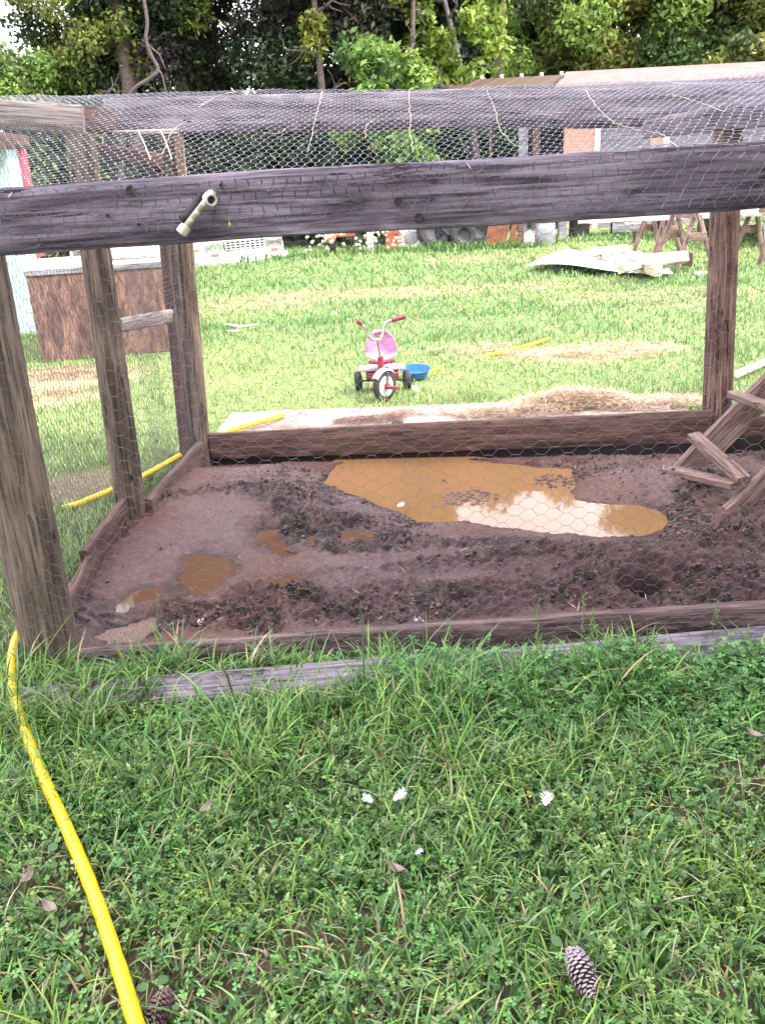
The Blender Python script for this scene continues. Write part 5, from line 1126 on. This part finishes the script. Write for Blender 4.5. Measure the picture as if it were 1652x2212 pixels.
sprigs(x, y, rg.uniform(.03, .075, n), pick([(.18, .32, .08), (.10, .20, .05), (.28, .38, .13), (.08, .16, .045), (.20, .30, .12)], n, rg), 20, .0098, 'low_weeds', 'feathery low weeds mixed through the grass')
# round leaves near the ground
n = 900; x = rg.uniform(-1.6, 1.7, n); y = rg.uniform(1.0, 2.5, n); k_ = (fbm(x * 2.6, y * 2.6, 3, 44) > .52) & (plankzone(x, y) > .1); x, y = x[k_], y[k_]; n = len(x)
R_ = rg.uniform(.007, .014, n); z = rg.uniform(.02, .05, n); tl = rg.normal(0, .3, (n, 2)); Vs = []
for k in range(8):
    a = k * math.pi / 4 + .2; X, Y = R_ * math.cos(a), R_ * math.sin(a); Vs.append(np.stack([x + X, y + Y, z + X * tl[:, 0] + Y * tl[:, 1]], -1))
o = link('round_leaf_weeds', npmesh('round_leaf_weeds', np.stack(Vs, 1).reshape(-1, 3), np.arange(8 * n).reshape(n, 8), np.repeat(pick([(.10, .21, .07), (.07, .16, .05)], n, rg), 8, 0)), GRASSM); tag(o, 'small round leaved weeds near the ground', 'weeds', None, 'stuff')
# tiny yellow flowers, dead leaves and straw bits
n = 420; x = rg.uniform(-1, 1.6, n); y = rg.uniform(1.0, 2.5, n); k_ = fbm(x * 2, y * 2, 3, 23) > .52; x, y = x[k_], y[k_]; n = len(x)
V, F, c = tree_leaves(np.stack([x, y, rg.uniform(.035, .06, n)], -1), np.full(n, .003), n * 4, .0032, [(.75, .62, .05), (.7, .6, .12)], 0, 1, 9, .9)
o = link('yellow_flowers', npmesh('yellow_flowers', V, F, c), GRASSM); tag(o, 'tiny yellow clover flowers dotted in the grass', 'flowers', None, 'stuff')
n = 2600; x = rg.uniform(-1.9, 1.9, n); y = rg.uniform(.9, 2.6, n); k_ = rg.random(n) < .25 + dirtmask(x, y); x, y = x[k_], y[k_]; n = len(x)
a = blades(np.stack([x, y, rg.uniform(.004, .04, n)], -1), rg.uniform(.02, .07, n), rg.uniform(.001, .003, n), rg.uniform(0, 6.28, n), rg.uniform(1.2, 1.6, n), rg.uniform(-.3, .3, n), pick([(.40, .30, .17), (.25, .15, .09), (.55, .48, .34), (.16, .09, .06)], n, rg), 2)
o = link('dead_grass_bits', npmesh('dead_grass_bits', a[0], a[1], a[2]), GRASSM); tag(o, 'dead stems and straw bits lying among the grass', 'dead grass', None, 'stuff')
# lawn beyond
def lawn(n, ymin, ymax, name, label, hmin, wscale, col, xf=1.15):
    r1, r2 = 1 / ymax, 1 / ymin; y = 1 / rg.uniform(r1, r2, n); y = np.where(rg.random(n) < .35, rg.uniform(ymin, ymax, n), y)
    x = rg.uniform(-.62, .62, n) * (y + 1.2)
    dm = dirtmask(x, y); k = (rg.random(n) > dm * .9) & ~((x > xl(y) - .07) & (y < yb(x) + .10)) & (y > 2.5)
    sg = G(478, 900); k &= ~((y < sg.y - .02 + .0 * x) & (x > -1.1) & (x < 2.0) & (rg.random(n) < .97)) if ymin < 6 else True
    x, y, dm = x[k], y[k], dm[k]; n = len(x); cl = fbm(x * 1.6, y * 1.6, 3, 120); c2 = fbm(x * .5, y * .5, 3, 130)
    s = y / 6.0
    L = (hmin + .05 * sstep(.45, .7, cl)) * rg.uniform(.6, 1.4, n) * (1 - .6 * dm) * (1 + .12 * s); W = .0045 * wscale * s * rg.uniform(.6, 1.4, n)
    edge = sstep(1.0, .1, np.abs(y - (yb(x) + .95))) * (x > .0); L *= 1 + edge * .8
    c = pick(col, n, rg); c = lerp(c, c * np.array([1.6, 1.25, 1.3]), sstep(.45, .65, c2)[:, None]); c = lerp(c, pick([(.42, .36, .20), (.36, .32, .17)], n, rg), (sstep(.1, .8, dm) * .8)[:, None])
    dry = rg.random(n) < .08; c[dry] = pick([(.45, .38, .24)], dry.sum(), rg)
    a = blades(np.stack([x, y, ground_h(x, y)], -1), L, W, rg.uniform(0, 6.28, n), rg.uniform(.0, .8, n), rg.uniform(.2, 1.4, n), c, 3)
    o = link(name, npmesh(name, a[0], a[1], a[2], True), GRASSM); tag(o, label, 'grass', None, 'stuff')
LC = [(.19, .36, .11), (.14, .29, .08), (.25, .40, .15), (.11, .23, .07)]
lawn(110000, 2.6, 11, 'lawn_grass', 'lit lawn grass just behind and beside the pen', .035, 1.3, LC)
lawn(70000, 10.5, 23.5, 'far_lawn_grass', 'lit lawn grass in the far part of the yard', .05, 1.5, LC)
# tall rough weeds along the junk row and on the left outside the pen
n = 5200; x = rg.uniform(-9, 12, n); y = 20.6 + rg.normal(0, .35, n) + .4 * (x > 4); k_ = rg.random(n) < .3 + .9 * sstep(.4, .6, fbm(x * .9, y * .9, 3, 31)); x, y = x[k_], y[k_]; n = len(x)
a = blades(np.stack([x, y, 0 * x], -1), rg.uniform(.06, .22, n) * (.6 + fbm(x * .7, y, 2, 3)), rg.uniform(.02, .05, n), rg.uniform(0, 6.28, n), rg.uniform(0, .4, n), rg.uniform(.1, 1.2, n), pick([(.10, .20, .05), (.16, .27, .07), (.08, .15, .05)], n, rg), 4)
o = link('tall_weeds', npmesh('tall_weeds', a[0], a[1], a[2], True), GRASSM); tag(o, 'tall weeds growing along the row of junk', 'weeds', None, 'stuff')
n = 80; x = np.array([P(p, 540, 20).x for p in rg.uniform(660, 880, n)]); z = rg.uniform(.15, .62, n)
V, F, c = tree_leaves(np.stack([x, 20.2 + rg.normal(0, .2, n), z], -1), np.full(n, .035), n * 12, .028, [(.75, .72, .66), (.6, .55, .48)], 0, 1, 19, .9)
o = link('seed_heads', npmesh('seed_heads', V, F, c), GRASSM); tag(o, 'fluffy pale seed heads in front of the tiller', 'flowers', None, 'stuff')
# straw pile, straw patches, pine needles on the slab
def straw(pts, name, label, cols, L=(.05, .14), W=.004, zr=(.0, .05)):
    X, Y, Z, ph, th = [], [], [], [], []
    for (px, py, rx, ry, n, hh_) in pts:
        g_ = G(px, py); r = np.sqrt(rg.random(n)); a = rg.uniform(0, 6.28, n); u, v = r * np.cos(a), r * np.sin(a)
        X.append(g_.x + u * rx); Y.append(g_.y + v * ry); Z.append(.01 + hh_ * (1 - r ** 2) * rg.random(n) ** .5 + .03 * (hh_ > 0)); 
    X, Y, Z = map(np.concatenate, (X, Y, Z)); n = len(X)
    a = blades(np.stack([X, Y, Z], -1), rg.uniform(*L, n), rg.uniform(.5, 1.3, n) * W, rg.uniform(0, 6.28, n), rg.uniform(1.1, 1.75, n), rg.uniform(-.4, .5, n), pick(cols, n, rg), 3)
    o = link(name, npmesh(name, a[0], a[1], a[2]), GRASSM); tag(o, label, 'straw', None, 'stuff')
SC = [(.66, .50, .36), (.52, .36, .25), (.74, .62, .48), (.36, .21, .14)]
straw([(1240, 882, .42, .16, 3200, .10), (1120, 900, .45, .14, 1300, .04), (1400, 885, .40, .14, 1100, .04)], 'straw_pile', 'heap of straw on the slab behind the back board', SC)
straw([(1330, 762, .5, .3, 700, .015), (1180, 768, .4, .2, 250, .01), (1020, 760, .4, .2, 220, .01), (1620, 905 - 60, .2, .1, 10, 0)], 'straw_patch', 'dry straw scattered on the lawn', SC, W=.006)
straw([(800, 918, .26, .09, 900, .015), (870, 905, .15, .06, 250, .01), (1010, 918, .12, .04, 120, .0)], 'pine_needles', 'red brown pine needles on the slab', [(.22, .08, .045), (.30, .13, .07), (.14, .06, .04)], (.03, .07), .003)
straw([(150, 812, .7, .22, 900, .02), (120, 850, .6, .2, 300, .0)], 'pine_straw', 'reddish pine straw on the ground before the crate', [(.25, .12, .09), (.35, .2, .15)], (.05, .12), .006)
# tall flowering grass stalks in front of the wire
for k, (px, py, top, lab) in enumerate(((1150, 1560, 1310, 'tall seeding grass stalk, tallest left of the pair'), (1250, 1500, 1285, 'tall seeding grass stalk with twin tips'), (1268, 1480, 1320, 'thin green stalk close beside the twin tipped one'), (970, 1560, 1345, 'tall stalk with a brownish seed head'), (320, 1560, 1292, 'thin lone weed with a pale bud before the mud'), (1545, 1400, 1300, 'stiff grass stalk at the right by the base board'))):
    b_ = G(px, py); tp = P(px + random.uniform(-15, 15) if k != 4 else 342, top, b_.y + .02); mb = MB(); md = lerp(b_, tp, .5) + Vector((random.uniform(-.02, .02), -.01, 0)); cv = catmull([b_, md, tp], 5); mb.tube(cv, [.0020] * 5 + [.0013] * (len(cv) - 5), 5)
    sm_ = simple('stalk_green%d' % k, (.12, .20, .05), .6, bmp=0); t = empty('grass_stalk', b_, lab, 'grass stalk', 'tall stalks by the front board'); mb.build('stem', sm_, t, I4)
    mb = MB()
    for q in range(16 if k != 4 else 3):
        c_ = lerp(tp, lerp(b_, tp, .62), q / 16) + Vector((random.uniform(-.006, .006), random.uniform(-.006, .006), 0)); mb.tube([c_, c_ + Vector((random.uniform(-.005, .005), 0, .004)), c_ + Vector((random.uniform(-.006, .006), 0, .011))], [.0008, .0022, .0004], 5)
    mb.build('seed_head', simple('seed_green%d' % k, (.22, .27, .08) if k != 3 else (.25, .22, .12), .7, bmp=0), t, I4)
    if k < 4:
        m_ = 7; a = blades(np.repeat(np.array([[b_.x, b_.y, .005]]), m_, 0) + rg.normal(0, .004, (m_, 3)) * [1, 1, 0], rg.uniform(.12, .24, m_), np.full(m_, .006), rg.uniform(0, 6.28, m_), rg.uniform(.05, .4, m_), rg.uniform(.3, 1.2, m_), pick([(.10, .2, .05)], m_, rg), 7)
        link('blade_tuft', npmesh('blade_tuft', a[0], a[1], a[2], True), GRASSM, t, I4)
# feathers
def feather(px, py, L, ang, lab, curl=.4, name='feather'):
    c = G(px, py, .055); mb = MB(); vs = []; fs = []; n = 12
    d = Vector((math.cos(ang), math.sin(ang), .1)); s_ = Vector((-math.sin(ang), math.cos(ang), 0))
    mb.tube([c + d * L * (i / 6 - .5) + UP * curl * L * (i / 6 - .5) ** 2 for i in range(7)], [.0012 * (1 - i / 8) for i in range(7)], 5)
    for sd in (-1, 1):
        for i in range(26):
            u = i / 25; p = c + d * L * (u - .5) + UP * curl * L * (u - .5) ** 2; w = L * .34 * math.sin(math.pi * min(1, u * .85 + .12)) * random.uniform(.75, 1.1)
            q = p + s_ * sd * w + d * w * random.uniform(.5, 1.0) + UP * random.uniform(-.004, .010); e = d * L * .028
            mb.add([p - e, p + e, q + e * .8, q - e * .3], [(0, 1, 2, 3)])
    o = mb.build(name, M_FEATHER, smooth=0); tag(o, lab, 'feather', 'feathers in the grass'); return o
feather(795, 1728, .036, 2.4, 'fluffy white feather, left one of the close pair'); feather(862, 1720, .045, .9, 'fluffy white feather, right one of the close pair'); feather(1180, 1728, .050, 1.3, 'lone white feather with a curled tip right of centre')
feather(905, 1842, .02, .4, 'tiny down feather below the pair of feathers')
for px, py, lab in ((430, 1328, 'white feather scrap on the mud, leftmost'), (675, 1328, 'white down scrap on the mud below the small puddles'), (822, 1322, 'single white feather standing in the mud'), (905, 1325, 'white down tuft on the mud right of the others'), (865, 1078, 'pale curl floating near the left end of the main puddle')):
    o = feather(px, py, .05, random.random() * 3, lab); o.location.z -= .035; o['group'] = 'feathers on the mud'
n = 260; x = rg.uniform(-1.1, 2.6, n); y = rg.uniform(2.8, 4.9, n); m_, _, _ = mud_fields(x, y)
a = blades(np.stack([x, y, m_ + .006], -1), rg.uniform(.015, .06, n), rg.uniform(.0012, .003, n), rg.uniform(0, 6.28, n), rg.uniform(1.3, 1.65, n), rg.uniform(-.2, .3, n), pick([(.5, .4, .26), (.2, .13, .09), (.62, .55, .42)], n, rg), 2)
o = link('straw_bits', npmesh('straw_bits', a[0], a[1], a[2]), GRASSM); tag(o, 'straw bits and twigs dropped on the mud', 'straw', None, 'stuff')
for k in range(14):
    x = -1.2 + .19 * k + random.uniform(-.05, .05); z = 1.50 + random.uniform(-.06, .09) - .0; y = yf(x) - .021 - .006
    mb = MB(); a_ = random.uniform(-.4, .4); w = Vector((math.cos(a_) * .006, 0, math.sin(a_) * .006)); c_ = Vector((x, y, z)); mb.tube([c_ - w + Vector((0, .012, 0)), c_ - w - Vector((0, .022, 0)), c_ + w - Vector((0, .022, 0)), c_ + w + Vector((0, .012, 0))], .0011, 5); mb.build('staple', M_RUST if k % 3 == 0 else M_GREYM, fb, I4)
# pine cones
def cone(p, L, R, axis, lab, tipc, roll=0):
    axis = Vector(axis).normalized(); t = empty('pine_cone', p, lab, 'pine cone'); mb = MB(); mb.lathe([(0, 0), (R * .6, L * .08), (R * .72, L * .35), (R * .5, L * .7), (0, L)], (0, 0, 0), axis, 14); mb.build('core', simple('cone_core', (.06, .035, .035), .9), t)
    a = axis.orthogonal().normalized(); b = axis.cross(a); mb = MB(); md = MB(); n = 130
    for i in range(n):
        u = (i + .5) / n; h = L * (u ** .9); r = R * (math.sin(math.pi * min(1, (u * .86 + .13))) ** .7); th = i * 2.39996 + roll
        rd = a * math.cos(th) + b * math.sin(th); tg = axis.cross(rd); c = axis * h; w = R * .36 * (1 - .35 * u) * random.uniform(.85, 1.1)
        tip = c + rd * r * 1.02 + axis * (-.0 + .12 * R); root = c + rd * r * .45 - axis * .10 * R; th_ = w * .30
        md.add([root - tg * w * .4, root + tg * w * .4, tip + tg * w, tip - tg * w, root - tg * w * .4 - axis * th_, root + tg * w * .4 - axis * th_, tip + tg * w - axis * th_, tip - tg * w - axis * th_], [(0, 1, 2, 3), (7, 6, 5, 4), (0, 4, 5, 1), (3, 2, 6, 7), (1, 5, 6, 2), (0, 3, 7, 4)])
        o1 = rd * .0012; q0 = tip + axis * th_ * .7 + o1; q1 = tip - axis * th_ * 1.9 + o1
        mb.add([q0 - tg * w * .55, q0 + tg * w * .55, tip + tg * w * 1.02 - axis * th_ * .5 + o1, q1 + tg * w * .35, q1 - tg * w * .35, tip - tg * w * 1.02 - axis * th_ * .5 + o1, tip + rd * w * .42 - axis * th_ * .5], [(0, 1, 6), (1, 2, 6), (2, 3, 6), (3, 4, 6), (4, 5, 6), (5, 0, 6)])
    md.build('scales', simple('cone_scale_dark', (.11, .065, .06), .85), t, smooth=0); mb.build('scale_tips', tipc, t, smooth=0); return t
cone(G(1236, 2052, .05), .115, .026, (.12, -1, -.02), 'grey weathered pine cone lying in the grass at lower right', simple('cone_tip_grey', (.36, .32, .34), .85, var=.55, scale=120))
cone(G(362, 2140, .045), .11, .023, (-.25, -1, -.1), 'dark wet pine cone at the bottom left beside the hose', simple('cone_tip_dark', (.17, .10, .11), .8, var=.6, scale=120), 1)
# dead leaves in the near grass
for px, py, lab in ((445, 1750, 'greyish curled dead leaf in the upper left grass'), (110, 2275 - 310, 'brown dead leaf by the hose at left'), (855, 1880, 'reddish brown curled twig leaf in the middle of the grass'), (1650 - 20, 1590, 'pale dead leaf near the right edge'), (60, 2130 - 230, 'grey dead leaf at the left edge')):
    c = G(px, py, .05); a = random.uniform(0, 3); V = []; F = []
    for i in range(7):
        u = i / 6 - .5; w = .012 * math.cos(u * 2.9); 
        for j in (-1, 0, 1): V.append((u * .055, j * w, .008 * abs(j) + .02 * u * u * 2))
    for i in range(6):
        for j in range(2): F.append((i * 3 + j, i * 3 + j + 1, i * 3 + j + 4, i * 3 + j + 3))
    mb = MB(); mb.add(V, F); o = mb.build('dead_leaf', simple('dead_leaf%d' % px, (.30, .23, .20), .8, var=.4), M=Matrix.Translation(c) @ Matrix.Rotation(a, 4, 'Z')); tag(o, lab, 'leaf', 'dead leaves in the grass')
